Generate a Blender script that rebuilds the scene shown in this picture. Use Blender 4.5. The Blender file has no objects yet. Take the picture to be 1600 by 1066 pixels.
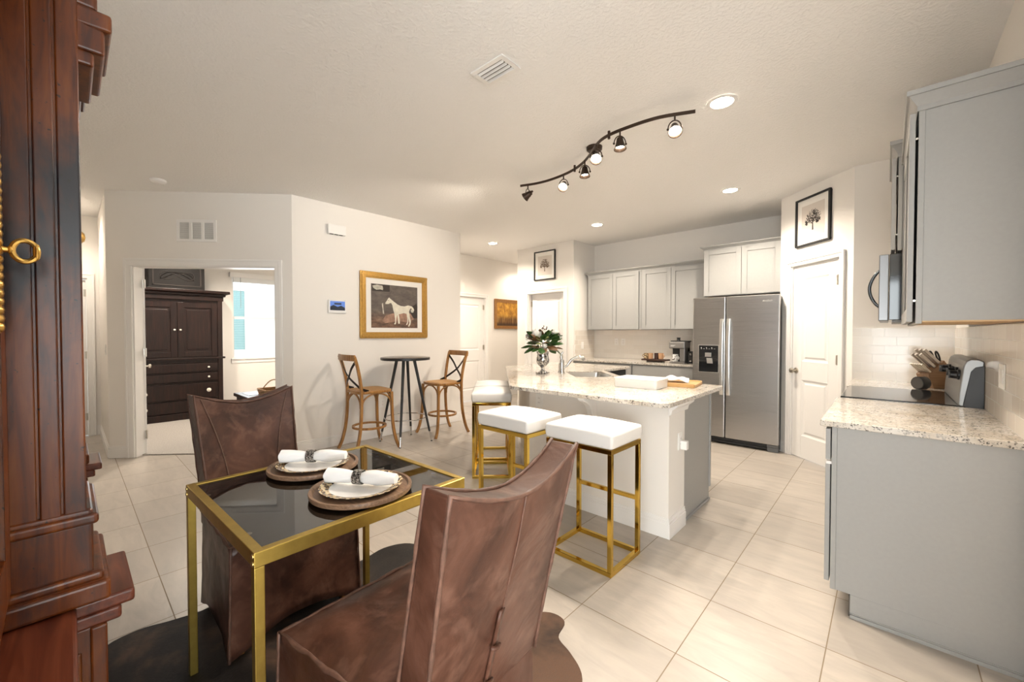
import bpy, bmesh, math, random
from mathutils import Vector, Matrix
random.seed(7)
sc = bpy.context.scene
COL = sc.collection
PI = math.pi
D = math.radians

# ------------------------------------------------------------------ camera
cam = bpy.data.cameras.new('camera'); camo = bpy.data.objects.new('camera', cam); COL.objects.link(camo)
cam.sensor_fit = 'HORIZONTAL'; cam.sensor_width = 36.0
cam.lens = 638.0 / 1600.0 * 36.0
cam.clip_start = 0.02; cam.clip_end = 200
camo.location = (0, 0, 1.33)
camo.rotation_euler = (D(90 - 1.0776), 0, D(42.616))
sc.camera = camo

# ------------------------------------------------------------------ colour management
sc.view_settings.view_transform = 'Standard'
sc.view_settings.look = 'None'
sc.view_settings.gamma = 1.0
sc.view_settings.use_curve_mapping = False
sc.view_settings.exposure = 1.1

# ------------------------------------------------------------------ daylight and added fill lights
world = bpy.data.worlds.new('sky'); sc.world = world; world.use_nodes = True
wn = world.node_tree
bg = wn.nodes['Background']
bg.inputs['Color'].default_value = (0.97, 0.985, 1.0, 1); bg.inputs["Strength"].default_value = 1.7

def portal(name, loc, rot, sx, sy):
    l = bpy.data.lights.new(name, 'AREA'); l.shape = 'RECTANGLE'; l.size = sx; l.size_y = sy
    l.cycles.is_portal = True
    o = bpy.data.objects.new(name, l); COL.objects.link(o); o.location = loc; o.rotation_euler = rot
    return o
portal('patio_door_daylight', (1.75, -3.62, 1.25), (D(-90), 0, D(180)), 4.2, 2.4)
portal('bedroom_window_daylight', (-8.62, 2.46, 1.61), (D(90), 0, D(-90)), 0.98, 1.46)
patio_fill = bpy.data.lights.new('patio_fill_light', 'AREA'); patio_fill.shape = 'RECTANGLE'; patio_fill.size = 4.1; patio_fill.size_y = 2.3  # added fill outside the assumed patio door, tilted up to brighten the ceiling
patio_fill.energy = 150; patio_fill.color = (0.95, 0.98, 1.0)
bo = bpy.data.objects.new('patio_fill_light', patio_fill); COL.objects.link(bo); bo.location = (1.75, -3.8, 1.25); bo.rotation_euler = (D(108), 0, 0)
eg = bpy.data.lights.new('side_fill_light', 'AREA'); eg.shape = 'RECTANGLE'; eg.size = 2.6; eg.size_y = 2.0  # added fill at an unseen side window, brightens the left of the room
eg.energy = 150; eg.color = (0.95, 0.98, 1.0)
ego = bpy.data.objects.new('side_fill_light', eg); COL.objects.link(ego); ego.location = (4.3, -1.25, 1.35); ego.rotation_euler = (D(106), 0, D(90))
bw = bpy.data.lights.new('bedroom_window_glow', 'AREA'); bw.shape = 'RECTANGLE'; bw.size = 0.95; bw.size_y = 1.4
bw.energy = 14; bw.color = (0.95, 0.98, 1.0)
bwo = bpy.data.objects.new('bedroom_window_glow', bw); COL.objects.link(bwo); bwo.location = (-8.8, 2.46, 1.61); bwo.rotation_euler = (D(90), 0, D(-90))

CAN_W, TRACK_W = 18, 7
WARM = (1.0, 0.88, 0.74)

# ------------------------------------------------------------------ helpers
class MB:
    def __init__(s): s.v = []; s.f = []; s.m = []
    def add(s, vs, fs, mi=0):
        b = len(s.v); s.v += [tuple(p) for p in vs]
        for f in fs: s.f.append([b + i for i in f]); s.m.append(mi)
        return s
    def box(s, x0, x1, y0, y1, z0, z1, mi=0):
        x0, x1 = min(x0, x1), max(x0, x1); y0, y1 = min(y0, y1), max(y0, y1); z0, z1 = min(z0, z1), max(z0, z1)
        return s.add([(x0,y0,z0),(x1,y0,z0),(x1,y1,z0),(x0,y1,z0),(x0,y0,z1),(x1,y0,z1),(x1,y1,z1),(x0,y1,z1)],
                     [(3,2,1,0),(4,5,6,7),(0,1,5,4),(1,2,6,5),(2,3,7,6),(3,0,4,7)], mi)
    def prism(s, poly, z0, z1, mi=0):
        n = len(poly)
        vs = [(x, y, z0) for x, y in poly] + [(x, y, z1) for x, y in poly]
        return s.add(vs, [list(range(n))[::-1], list(range(n, 2*n))] + [(i, (i+1) % n, n + (i+1) % n, n + i) for i in range(n)], mi)
    def ext(s, pts, vec, mi=0):
        n = len(pts); vec = Vector(vec)
        vs = [Vector(p) for p in pts] + [Vector(p) + vec for p in pts]
        return s.add(vs, [list(range(n))[::-1], list(range(n, 2*n))] + [(i, (i+1) % n, n + (i+1) % n, n + i) for i in range(n)], mi)
    def tube(s, path, r, n=10, mi=0, closed=False, flat=None, up=None):
        P = [Vector(p) for p in path]; L = len(P); rs = r if isinstance(r, (list, tuple)) else [r]*L
        vs = []; ref = Vector(up) if up else None
        prev = None
        for i in range(L):
            if closed: t = P[(i+1) % L] - P[i-1]
            else: t = P[min(i+1, L-1)] - P[max(i-1, 0)]
            t.normalize()
            if ref is not None: a = ref - t*ref.dot(t)
            elif prev is None:
                a = Vector((0,0,1)) if abs(t.z) < .9 else Vector((1,0,0)); a = a - t*a.dot(t)
            else: a = prev - t*prev.dot(t)
            if a.length < 1e-6: a = t.orthogonal()
            a.normalize(); prev = a; b = t.cross(a)
            for k in range(n):
                w = 2*PI*k/n
                if flat: # rectangular/elliptic profile (half width along b, half height along a)
                    ca, sa = math.cos(w), math.sin(w); e = .35
                    vs.append(P[i] + a*math.copysign(abs(ca)**e, ca)*flat[1] + b*math.copysign(abs(sa)**e, sa)*flat[0])
                else: vs.append(P[i] + a*math.cos(w)*rs[i] + b*math.sin(w)*rs[i])
        fs = []
        for i in range(L if closed else L-1):
            j = (i+1) % L
            for k in range(n): fs.append((i*n+k, i*n+(k+1) % n, j*n+(k+1) % n, j*n+k))
        if not closed: fs.append(list(range(n))[::-1]); fs.append([(L-1)*n+k for k in range(n)])
        return s.add(vs, fs, mi)
    def bar(s, p0, p1, w, h, mi=0, up=(0,0,1)):
        p0, p1 = Vector(p0), Vector(p1); t = (p1-p0).normalized(); u = Vector(up); u = u - t*u.dot(t)
        if u.length < 1e-4: u = Vector((0,1,0)) - t*t.y
        u.normalize(); b = t.cross(u)
        q = [b*w/2+u*h/2, -b*w/2+u*h/2, -b*w/2-u*h/2, b*w/2-u*h/2]
        return s.add([p0+k for k in q]+[p1+k for k in q], [(0,1,2,3),(7,6,5,4),(0,4,5,1),(1,5,6,2),(2,6,7,3),(3,7,4,0)], mi)
    def lathe(s, prof, n=24, c=(0,0,0), mi=0, M=None, cap=True):
        vs = []
        for r, z in prof:
            for k in range(n):
                p = Vector((r*math.cos(2*PI*k/n), r*math.sin(2*PI*k/n), z))
                if M is not None: p = M @ p
                vs.append(p + Vector(c))
        fs = []
        for i in range(len(prof)-1):
            for k in range(n): fs.append((i*n+k, i*n+(k+1) % n, (i+1)*n+(k+1) % n, (i+1)*n+k))
        if cap and prof[0][0] > 1e-5: fs.append(list(range(n))[::-1])
        if cap and prof[-1][0] > 1e-5: fs.append([(len(prof)-1)*n+k for k in range(n)])
        return s.add(vs, fs, mi)
    def ball(s, c, rx, ry, rz, n=14, m=8, mi=0):
        pr = [(math.sin(PI*i/m), -math.cos(PI*i/m)) for i in range(m+1)]
        return s.lathe([(max(a, 1e-6), b) for a, b in pr], n, c, mi, Matrix.Diagonal((rx, ry, rz)).to_3x3())
    def grid(s, fn, nu, nv, mi=0, cu=False):
        vs = [fn(i/nu, j/nv) for j in range(nv+1) for i in range(nu if cu else nu+1)]
        w = nu if cu else nu+1
        fs = [(j*w+i, j*w+(i+1) % w, (j+1)*w+(i+1) % w, (j+1)*w+i) for j in range(nv) for i in range(nu)]
        return s.add(vs, fs, mi)
    def build(s, name, mats, parent=None, bev=0, seg=2, smooth=None, sub=0, off=None, weld=False):
        if not isinstance(mats, (list, tuple)): mats = [mats]
        me = bpy.data.meshes.new(name)
        o = Vector(off) if off is not None else Vector((0,0,0))
        me.from_pydata([Vector(p) - o for p in s.v], [], s.f)
        for m in mats: me.materials.append(m)
        for p, mi in zip(me.polygons, s.m): p.material_index = mi
        bm = bmesh.new(); bm.from_mesh(me)
        bmesh.ops.remove_doubles(bm, verts=bm.verts, dist=1e-6 if not weld else 1e-4)
        bmesh.ops.recalc_face_normals(bm, faces=bm.faces)
        bm.to_mesh(me); bm.free()
        if smooth is None: smooth = sub > 0
        if smooth:
            for p in me.polygons: p.use_smooth = True
            if smooth is not True: me.set_sharp_from_angle(angle=D(smooth))
        ob = bpy.data.objects.new(name, me); COL.objects.link(ob)
        if parent is not None: ob.parent = parent
        if bev:
            b = ob.modifiers.new('bevel', 'BEVEL'); b.width = bev; b.segments = seg; b.limit_method = 'ANGLE'; b.angle_limit = D(35)
            b.harden_normals = False
        if sub:
            u = ob.modifiers.new('subd', 'SUBSURF'); u.levels = sub; u.render_levels = sub
        return ob

def thing(name, label, cat, loc=(0,0,0), rz=0.0, group=None):
    o = bpy.data.objects.new(name, None); COL.objects.link(o)
    o.location = loc; o.rotation_euler = (0, 0, rz); o['label'] = label; o['category'] = cat
    o.empty_display_size = .1
    if group: o['group'] = group
    return o
def tag(o, label, cat, group=None):
    o['label'] = label; o['category'] = cat
    if group: o['group'] = group
    return o
def part_label(o, label): o['label'] = label; return o
def struct(o): o['kind'] = 'structure'; return o
def dup(root, loc, rz, label, group=None):
    r = root.copy(); COL.objects.link(r); r.location = loc; r.rotation_euler = (0, 0, rz); r['label'] = label
    if group: r['group'] = group
    for ch in list(root.children):
        c = ch.copy(); COL.objects.link(c); c.parent = r
        for g in list(ch.children):
            d = g.copy(); COL.objects.link(d); d.parent = c
    return r
def displace(o, strength, size, seed=0):
    t = bpy.data.textures.new('clouds', 'CLOUDS'); t.noise_scale = size; t.noise_depth = 2
    m = o.modifiers.new('wrinkle', 'DISPLACE'); m.texture = t; m.strength = strength; m.mid_level = .5; m.texture_coords = 'GLOBAL'
    return o

# ------------------------------------------------------------------ materials
class NT:
    def __init__(s, name):
        s.mat = bpy.data.materials.new(name); s.mat.use_nodes = True; s.t = s.mat.node_tree
        s.b = s.t.nodes['Principled BSDF']; s.out = s.t.nodes['Material Output']
    def n(s, ty, **kw):
        nd = s.t.nodes.new(ty)
        for k, v in kw.items():
            if k.startswith('i_'): nd.inputs[k[2:].replace('_', ' ')].default_value = v
            else: setattr(nd, k, v)
        return nd
    def l(s, a, b): s.t.links.new(a, b)
    def pos(s): return s.n('ShaderNodeNewGeometry').outputs['Position']
    def obj(s): return s.n('ShaderNodeTexCoord').outputs['Object']
    def mapping(s, vec, scale=(1,1,1), loc=(0,0,0), rot=(0,0,0)):
        m = s.n('ShaderNodeMapping'); m.inputs['Scale'].default_value = scale; m.inputs['Location'].default_value = loc; m.inputs['Rotation'].default_value = rot
        s.l(vec, m.inputs['Vector']); return m.outputs['Vector']
    def noise(s, vec, scale, detail=4, rough=.55, dist=0):
        n = s.n('ShaderNodeTexNoise'); n.inputs['Scale'].default_value = scale; n.inputs['Detail'].default_value = detail
        n.inputs['Roughness'].default_value = rough; n.inputs['Distortion'].default_value = dist
        s.l(vec, n.inputs['Vector']); return n.outputs['Fac']
    def ramp(s, fac, stops, interp='LINEAR'):
        r = s.n('ShaderNodeValToRGB'); r.color_ramp.interpolation = interp
        e = r.color_ramp.elements
        while len(e) < len(stops): e.new(.5)
        for k, (p, c) in zip(e, stops):
            k.position = p; k.color = (c[0], c[1], c[2], 1) if not isinstance(c, (int, float)) else (c, c, c, 1)
        s.l(fac, r.inputs['Fac']); return r.outputs['Color']
    def mix(s, fac, a, b):
        m = s.n('ShaderNodeMix'); m.data_type = 'RGBA'
        for sock, val in ((m.inputs[0], fac), (m.inputs[6], a), (m.inputs[7], b)):
            if hasattr(val, 'is_linked'): s.l(val, sock)
            else: sock.default_value = val if isinstance(val, (int, float)) else (val[0], val[1], val[2], 1)
        return m.outputs[2]
    def bump(s, h, strength=.3, dist=.01):
        b = s.n('ShaderNodeBump'); b.inputs['Strength'].default_value = strength; b.inputs['Distance'].default_value = dist
        s.l(h, b.inputs['Height']); s.l(b.outputs['Normal'], s.b.inputs['Normal']); return b
    def set(s, color=None, rough=None, metal=None, spec=None, coat=None, coatr=None, sheen=None):
        for k, v in (('Base Color', color), ('Roughness', rough), ('Metallic', metal), ('Specular IOR Level', spec), ('Coat Weight', coat), ('Coat Roughness', coatr), ('Sheen Weight', sheen)):
            if v is None: continue
            i = s.b.inputs[k]
            if hasattr(v, 'is_linked'): s.l(v, i)
            else: i.default_value = v if isinstance(v, (int, float)) else (v[0], v[1], v[2], 1)
        return s.mat

def plain(name, color, rough=.5, metal=0, spec=.5, coat=0, var=0.0, vs=8, bump=0, bs=200):
    t = NT(name); c = color
    if var:
        f = t.noise(t.pos(), vs, 3)
        c = t.ramp(f, [(.3, [k*(1-var) for k in color]), (.7, [min(1, k*(1+var)) for k in color])])
    if bump: t.bump(t.noise(t.pos(), bs, 3), bump, .002)
    return t.set(c, rough, metal, spec, coat)

def m_wall():
    t = NT('wall_paint'); p = t.pos()
    t.bump(t.noise(p, 140, 4, .6), .12, .002)
    return t.set((.82, .785, .74), .75, 0, .3)
def m_ceiling():
    t = NT('ceiling_texture'); p = t.pos()
    f = t.ramp(t.noise(p, 55, 5, .6), [(.42, 0), (.62, 1)])
    t.bump(f, .45, .004)
    return t.set((.86, .845, .825), .85, 0, .2)
def m_floor():
    t = NT('floor_tile'); p = t.pos()
    v = t.mapping(p, loc=(.632 + .457*30, -1.691 + .457*30, 0))
    b = t.n('ShaderNodeTexBrick'); b.offset = 0; b.squash = 1
    for k, val in (('Scale', 1), ('Mortar Size', .0022), ('Mortar Smooth', .1), ('Bias', 0), ('Brick Width', .457), ('Row Height', .457)): b.inputs[k].default_value = val
    b.inputs['Color1'].default_value = (.385, .345, .30, 1); b.inputs['Color2'].default_value = (.475, .425, .37, 1); b.inputs['Mortar'].default_value = (.22, .17, .115, 1)
    t.l(v, b.inputs['Vector'])
    st = t.noise(t.mapping(p, (2.2, 9, 1), rot=(0, 0, .5)), 1.6, 6, .62, .6)
    c = t.mix(t.ramp(st, [(.38, 0), (.70, .6)]), b.outputs['Color'], (.315, .285, .255))
    c = t.mix(b.outputs['Fac'], c, (.22, .17, .115))
    rg = t.ramp(b.outputs['Fac'], [(0, .33), (1, .8)])
    bp = t.n('ShaderNodeBump'); bp.invert = True; bp.inputs['Strength'].default_value = .5; bp.inputs['Distance'].default_value = .003
    t.l(b.outputs['Fac'], bp.inputs['Height']); t.l(bp.outputs['Normal'], t.b.inputs['Normal'])
    return t.set(c, rg, 0, .45)
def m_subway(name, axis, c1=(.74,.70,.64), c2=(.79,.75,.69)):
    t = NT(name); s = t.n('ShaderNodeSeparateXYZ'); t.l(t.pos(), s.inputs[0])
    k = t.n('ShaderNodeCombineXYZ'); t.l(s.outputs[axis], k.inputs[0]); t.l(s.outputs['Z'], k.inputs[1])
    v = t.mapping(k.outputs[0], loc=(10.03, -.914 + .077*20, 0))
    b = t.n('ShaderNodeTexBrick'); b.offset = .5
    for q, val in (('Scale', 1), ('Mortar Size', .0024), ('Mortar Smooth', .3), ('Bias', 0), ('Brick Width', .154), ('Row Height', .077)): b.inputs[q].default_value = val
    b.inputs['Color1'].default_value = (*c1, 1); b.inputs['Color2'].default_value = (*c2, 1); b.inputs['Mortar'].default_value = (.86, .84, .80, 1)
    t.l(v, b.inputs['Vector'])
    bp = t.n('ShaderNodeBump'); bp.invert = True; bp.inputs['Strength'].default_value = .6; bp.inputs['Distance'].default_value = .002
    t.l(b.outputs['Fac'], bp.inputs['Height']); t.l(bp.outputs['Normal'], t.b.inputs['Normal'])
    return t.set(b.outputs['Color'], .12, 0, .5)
def m_granite():
    t = NT('granite'); p = t.pos()
    big = t.noise(p, 7, 5, .6, .4)
    c = t.ramp(big, [(.3, (.48, .41, .33)), (.48, (.60, .55, .48)), (.7, (.66, .63, .58))])
    def specks(scale, th, col, c, ns, ):
        v = t.n('ShaderNodeTexVoronoi'); v.inputs['Scale'].default_value = scale; t.l(p, v.inputs['Vector'])
        sp = t.n('ShaderNodeSeparateColor'); t.l(v.outputs['Color'], sp.inputs[0])
        mu = t.n('ShaderNodeMath', operation='MULTIPLY'); t.l(sp.outputs[0], mu.inputs[0]); t.l(t.noise(p, ns, 3), mu.inputs[1])
        return t.mix(t.ramp(mu.outputs[0], [(th, 0), (th + .03, .9)]), c, col)
    c = specks(170, .39, (.40, .365, .325), c, 22); c = specks(230, .45, (.075, .07, .066), c, 35); c = specks(120, .485, (.10, .085, .075), c, 50)
    return t.set(c, .1, 0, .5)
def m_steel():
    t = NT('brushed_steel'); p = t.pos()
    f = t.noise(t.mapping(p, (.4, .4, 300)), 4, 2, .5)
    rg = t.ramp(f, [(.3, .27), (.7, .33)])
    return t.set((.47, .46, .45), rg, 1.0)
def m_leather():
    t = NT('distressed_leather'); p = t.pos()
    a = t.noise(p, 4.5, 5, .62, .6); b = t.noise(p, 11, 4, .6, .4)
    c = t.ramp(a, [(.30, (.026, .0095, .0055)), (.5, (.066, .026, .0155)), (.70, (.120, .053, .034))])
    c = t.mix(t.ramp(b, [(.52, 0), (.78, .55)]), c, (.20, .105, .073))
    rg = t.ramp(a, [(.3, .46), (.7, .36)])
    w = t.noise(p, 6, 3, .5, .8); g = t.noise(p, 240, 2)
    ad = t.n('ShaderNodeMath', operation='MULTIPLY_ADD'); t.l(g, ad.inputs[0]); ad.inputs[1].default_value = .03; t.l(w, ad.inputs[2])
    t.bump(ad.outputs[0], .22, .03)
    return t.set(c, rg, 0, .34)
def m_wood(name, c0, c1, c2, rough=.3, coat=.4, axis=2, scale=3.0):
    t = NT(name); p = t.pos(); s = [14, 14, 14]; s[axis] = 1.2
    f = t.noise(t.mapping(p, s), scale, 5, .6, .8)
    c = t.ramp(f, [(.3, c0), (.5, c1), (.72, c2)])
    t.bump(f, .05, .002)
    return t.set(c, rough, 0, .3, coat, .12)
def m_antique():
    t = NT('antique_cherry'); p = t.pos()
    f = t.noise(t.mapping(p, (14, 14, 1.2)), 3, 5, .6, .8)
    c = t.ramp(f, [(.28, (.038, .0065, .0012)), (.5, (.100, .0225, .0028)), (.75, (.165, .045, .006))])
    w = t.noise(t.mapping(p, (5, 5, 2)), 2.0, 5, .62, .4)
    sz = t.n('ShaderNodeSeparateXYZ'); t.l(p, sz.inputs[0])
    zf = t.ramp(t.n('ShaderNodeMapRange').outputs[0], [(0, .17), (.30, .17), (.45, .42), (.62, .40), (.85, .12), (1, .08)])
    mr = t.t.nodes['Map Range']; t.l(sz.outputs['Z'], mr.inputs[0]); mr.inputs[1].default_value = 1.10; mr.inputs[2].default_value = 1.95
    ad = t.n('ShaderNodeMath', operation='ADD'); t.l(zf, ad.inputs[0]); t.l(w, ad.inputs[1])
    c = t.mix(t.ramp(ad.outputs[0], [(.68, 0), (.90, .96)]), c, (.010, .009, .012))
    sp = t.noise(p, 95, 2)
    c = t.mix(t.ramp(sp, [(.70, 0), (.74, .9)]), c, (.012, .008, .006))
    return t.set(c, .30, 0, .32)
def m_hide():
    t = NT('cowhide'); p = t.pos()
    a = t.noise(t.mapping(p, loc=(.35, .2, 0)), 1.9, 5, .6, .5)
    sx = t.n('ShaderNodeSeparateXYZ'); t.l(p, sx.inputs[0]); mr = t.n('ShaderNodeMapRange'); t.l(sx.outputs['X'], mr.inputs[0]); mr.inputs[1].default_value = -1.5; mr.inputs[2].default_value = -.8; mr.inputs[4].default_value = .16
    ad = t.n('ShaderNodeMath', operation='ADD'); t.l(mr.outputs[0], ad.inputs[0]); t.l(a, ad.inputs[1]); a = ad.outputs[0]
    h = t.noise(t.mapping(p, (60, 14, 20), rot=(0, 0, .4)), 5, 4, .7)
    c = t.ramp(a, [(.42, (.007, .0055, .005)), (.52, (.020, .014, .011)), (.66, (.115, .062, .038))])
    c = t.mix(t.ramp(h, [(.45, 0), (.8, .45)]), c, (.06, .05, .045))
    t.bump(h, .5, .006)
    return t.set(c, .6, 0, .2)
def m_glass(name, tint, refl=.0):
    t = NT(name); t.t.nodes.remove(t.b)
    tr = t.n('ShaderNodeBsdfTransparent'); tr.inputs[0].default_value = (*tint, 1)
    gl = t.n('ShaderNodeBsdfGlossy'); gl.inputs['Roughness'].default_value = .01
    fr = t.n('ShaderNodeFresnel'); fr.inputs['IOR'].default_value = refl or 1.5
    mx = t.n('ShaderNodeMixShader'); t.l(fr.outputs[0], mx.inputs[0]); t.l(tr.outputs[0], mx.inputs[1]); t.l(gl.outputs[0], mx.inputs[2])
    t.l(mx.outputs[0], t.out.inputs[0]); return t.mat
def m_emit(name, color, strength):
    t = NT(name); t.set((.9, .9, .9), .4)
    t.b.inputs['Emission Color'].default_value = (*color, 1); t.b.inputs['Emission Strength'].default_value = strength
    return t.mat
def m_carpet():
    t = NT('carpet'); p = t.pos(); f = t.noise(p, 90, 4, .7); g = t.noise(p, 6, 3)
    c = t.ramp(f, [(.3, (.30, .275, .25)), (.7, (.47, .44, .405))])
    t.bump(f, .9, .01); return t.set(c, .95, 0, .1)
def m_leopard():
    t = NT('leopard_rim'); p = t.pos()
    v = t.n('ShaderNodeTexVoronoi'); v.inputs['Scale'].default_value = 62; t.l(p, v.inputs['Vector'])
    ring = t.ramp(v.outputs['Distance'], [(.0, (.30, .16, .06)), (.30, (.30, .16, .06)), (.36, (.02, .013, .01)), (.52, (.02, .013, .01)), (.58, (.62, .48, .28)), (1, (.72, .60, .40))])
    return t.set(ring, .12, 0, .5)
def m_ringmetal():
    t = NT('etched_ring'); p = t.pos()
    c = t.ramp(t.noise(p, 160, 3, .6, 1.2), [(.46, (.02, .018, .017)), (.56, (.55, .52, .48))]); return t.set(c, .35, .7)
def m_mercury():
    t = NT('mercury_glass'); p = t.pos()
    c = t.ramp(t.noise(p, 45, 4, .6, .8), [(.42, (.07, .07, .08)), (.54, (.75, .73, .71))])
    return t.set(c, .14, .85)
def m_landscape():
    t = NT('autumn_painting'); p = t.pos(); s = t.n('ShaderNodeSeparateXYZ'); t.l(p, s.inputs[0])
    mr = t.n('ShaderNodeMapRange'); t.l(s.outputs['Z'], mr.inputs[0]); mr.inputs[1].default_value = 1.47; mr.inputs[2].default_value = 2.0
    n1 = t.noise(p, 11, 6, .7, .6)
    ca = t.ramp(n1, [(.3, (.20, .085, .012)), (.5, (.47, .22, .025)), (.68, (.70, .40, .06))])
    tr = t.noise(t.mapping(p, (1, 46, 2.0)), 1.0, 4, .6)
    cb = t.ramp(tr, [(.40, (.045, .016, .008)), (.55, (.22, .10, .02)), (.66, (.52, .36, .14))])
    base = t.ramp(mr.outputs[0], [(.30, 1), (.5, 0)])
    c = t.mix(base, ca, cb)
    c = t.mix(t.ramp(mr.outputs[0], [(.10, .85), (.2, 0)]), c, (.035, .013, .007))
    return t.set(c, .4)
def m_stable():
    t = NT('stable_backdrop'); p = t.pos(); s = t.n('ShaderNodeSeparateXYZ'); t.l(p, s.inputs[0])
    mr = t.n('ShaderNodeMapRange'); t.l(s.outputs['Z'], mr.inputs[0]); mr.inputs[1].default_value = 1.42; mr.inputs[2].default_value = 1.96
    n1 = t.noise(t.mapping(p, (1, 5, 12)), 1.6, 6, .65, .4)
    ca = t.ramp(n1, [(.3, (.075, .060, .054)), (.6, (.14, .115, .10)), (.8, (.23, .185, .15))])
    cb = t.ramp(n1, [(.3, (.065, .040, .028)), (.55, (.19, .105, .07)), (.8, (.34, .23, .16))])
    c = t.mix(t.ramp(mr.outputs[0], [(.12, 1), (.38, 0)]), ca, cb)
    return t.set(c, .35)
def m_whiteleather():
    t = NT('white_leather'); t.bump(t.noise(t.pos(), 220, 3), .12, .002); return t.set((.80, .785, .765), .42, 0, .45)
def m_planks(name, c0, c1):
    t = NT(name); f = t.noise(t.mapping(t.obj(), (3, 60, 60)), 2, 5, .6, .6)
    return t.set(t.ramp(f, [(.3, c0), (.7, c1)]), .45)

WALL, CEIL, FLOOR = m_wall(), m_ceiling(), m_floor()
SUBX, SUBY = m_subway('subway_tile_facing_y', 'X', (.80,.765,.71), (.84,.805,.755)), m_subway('subway_tile_facing_x_shaded', 'Y', (.68,.62,.54), (.75,.69,.61))  # same tile; the x-facing copy is coloured darker for the right wall's shade
GRAN, STEEL, LEATHER = m_granite(), m_steel(), m_leather()
TRIM = plain('white_trim', (.83, .81, .785), .35, 0, .5)
DOORW = plain('white_door', (.82, .80, .775), .38, 0, .5)
CAB = plain('greige_cabinet', (.345, .342, .33), .42, 0, .45, var=.02, vs=60)
CABIN = plain('cabinet_maple_underside', (.55, .36, .18), .5, var=.1, vs=20)
BLACK = plain('black_gap', (.012, .012, .012), .6)
BLKGLOSS = plain('black_glass', (.008, .009, .011), .06, 0, .6)
BLKPLA = plain('black_plastic', (.018, .018, .019), .38)
BLKWOOD = plain('black_wood', (.008, .006, .005), .45, 0, .3)
NICKEL = plain('satin_nickel', (.52, .48, .42), .3, 1)
CHROME = plain('chrome', (.66, .66, .66), .08, 1)
HANDLE = plain('satin_handle', (.80, .79, .77), .3, 1)
GOLDM = plain('brushed_brass', (.52, .37, .09), .38, 1, var=.08, vs=30)
GOLDP = plain('polished_gold', (.70, .47, .095), .09, 1)
GOLDF = plain('gilt_frame', (.50, .29, .075), .36, .7, var=.12, vs=40)
BRASS = plain('antique_brass', (.60, .37, .10), .28, 1, var=.15, vs=120)
WHLEA = m_whiteleather()
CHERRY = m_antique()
CHERRY2 = m_wood('cherry_top', (.05, .010, .005), (.10, .022, .009), (.16, .042, .018), .34, .1, axis=0)
ESPR = m_wood('espresso_wood', (.007, .003, .0024), (.014, .006, .0045), (.028, .011, .007), .4, .08)
BENT = m_wood('bentwood_oak', (.20, .085, .022), (.33, .155, .042), (.45, .235, .075), .38, .2, scale=4)
CANE = plain('woven_cane', (.42, .23, .08), .6, var=.25, vs=250, bump=.5, bs=300)
IRON = plain('dark_iron', (.025, .018, .015), .42, .6)
BRONZE = plain('oil_rubbed_bronze', (.060, .040, .030), .38, .8)
CHARGER = m_planks('charger_wood', (.115, .062, .034), (.27, .165, .10))
CHINA = plain('white_china', (.80, .79, .77), .12, 0, .5)
LEOP, RINGM, MERC = m_leopard(), m_ringmetal(), m_mercury()
LINEN = plain('white_linen', (.83, .83, .83), .85, 0, .2, bump=.3, bs=400)
HIDE, CARPET = m_hide(), m_carpet()
GLTAB = m_glass('smoked_glass', (.90, .87, .82), 2.4)
GLWIN = m_glass('window_glass', (.95, .97, .97))
PLATE = plain('white_switchplate', (.84, .83, .80), .35)
LEAFG = plain('magnolia_leaf', (.035, .085, .022), .28, 0, .5, var=.35, vs=25)
LEAFB = plain('magnolia_leaf_back', (.15, .075, .03), .55, var=.3, vs=25)
LEAFY = plain('pale_leaf', (.30, .33, .12), .45, var=.3, vs=25)
PETAL = plain('white_petal', (.84, .83, .80), .5)
BERRY = plain('dark_berry', (.05, .03, .035), .4)
PAPER = plain('mat_board', (.83, .80, .75), .8)
INK = plain('print_ink', (.035, .028, .024), .8)
SEPIA = plain('sepia_ink', (.16, .10, .06), .8)
PRINTBG = plain('print_paper', (.66, .60, .54), .8)
BOARD = m_planks('bamboo_board', (.45, .25, .085), (.62, .38, .15))
BLOCKW = m_planks('knife_block_wood', (.20, .105, .05), (.29, .165, .085))
RECESS = m_emit('lamp_lens', (1.0, .90, .74), 22)
BULB = m_emit('bulb_glow', (1.0, .84, .62), 45)
STUCCO = plain('neighbour_stucco', (.80, .82, .82), .9, bump=.4, bs=60)
SCREEN = m_emit('keypad_screen', (.10, .20, .55), .5); SCREEN.node_tree.nodes['Principled BSDF'].inputs['Base Color'].default_value = (.03, .06, .15, 1)
WOOLB = plain('wicker', (.25, .14, .06), .7, var=.3, vs=90, bump=.6, bs=160)

def rot2(p, a): return (p[0]*math.cos(a) - p[1]*math.sin(a), p[0]*math.sin(a) + p[1]*math.cos(a))

# ------------------------------------------------------------------ room shell
CH = 2.84
def wall(name, origin, rz, length, openings=(), thick=.12, h=CH, mat=WALL):
    """front face at local y=0, local x runs to the right as seen from the front"""
    b = MB(); x = 0
    for (a, c, z0, z1) in sorted(openings):
        if a > x: b.box(x, a, 0, thick, 0, h)
        if z1 < h: b.box(a, c, 0, thick, z1, h)
        if z0 > 0: b.box(a, c, 0, thick, 0, z0)
        x = c
    if x < length: b.box(x, length, 0, thick, 0, h)
    o = b.build(name, mat); o.location = (origin[0], origin[1], 0); o.rotation_euler = (0, 0, rz)
    return struct(o)
RB = D(46.83)
A = (-6.09, .28); B = (-4.79, 1.665)
wall('wall_bedroom', A, RB, 1.8995, [(.262, 1.722, 0, 2.05)])
wall('wall_left', B, D(90), 2.38)
wall('wall_alcove', (-4.796, 4.044), D(180), 1.179)
wall('wall_hall', (-5.975, 3.925), D(90), 3.7, [(.965, 1.775, 0, 2.045)])
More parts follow.
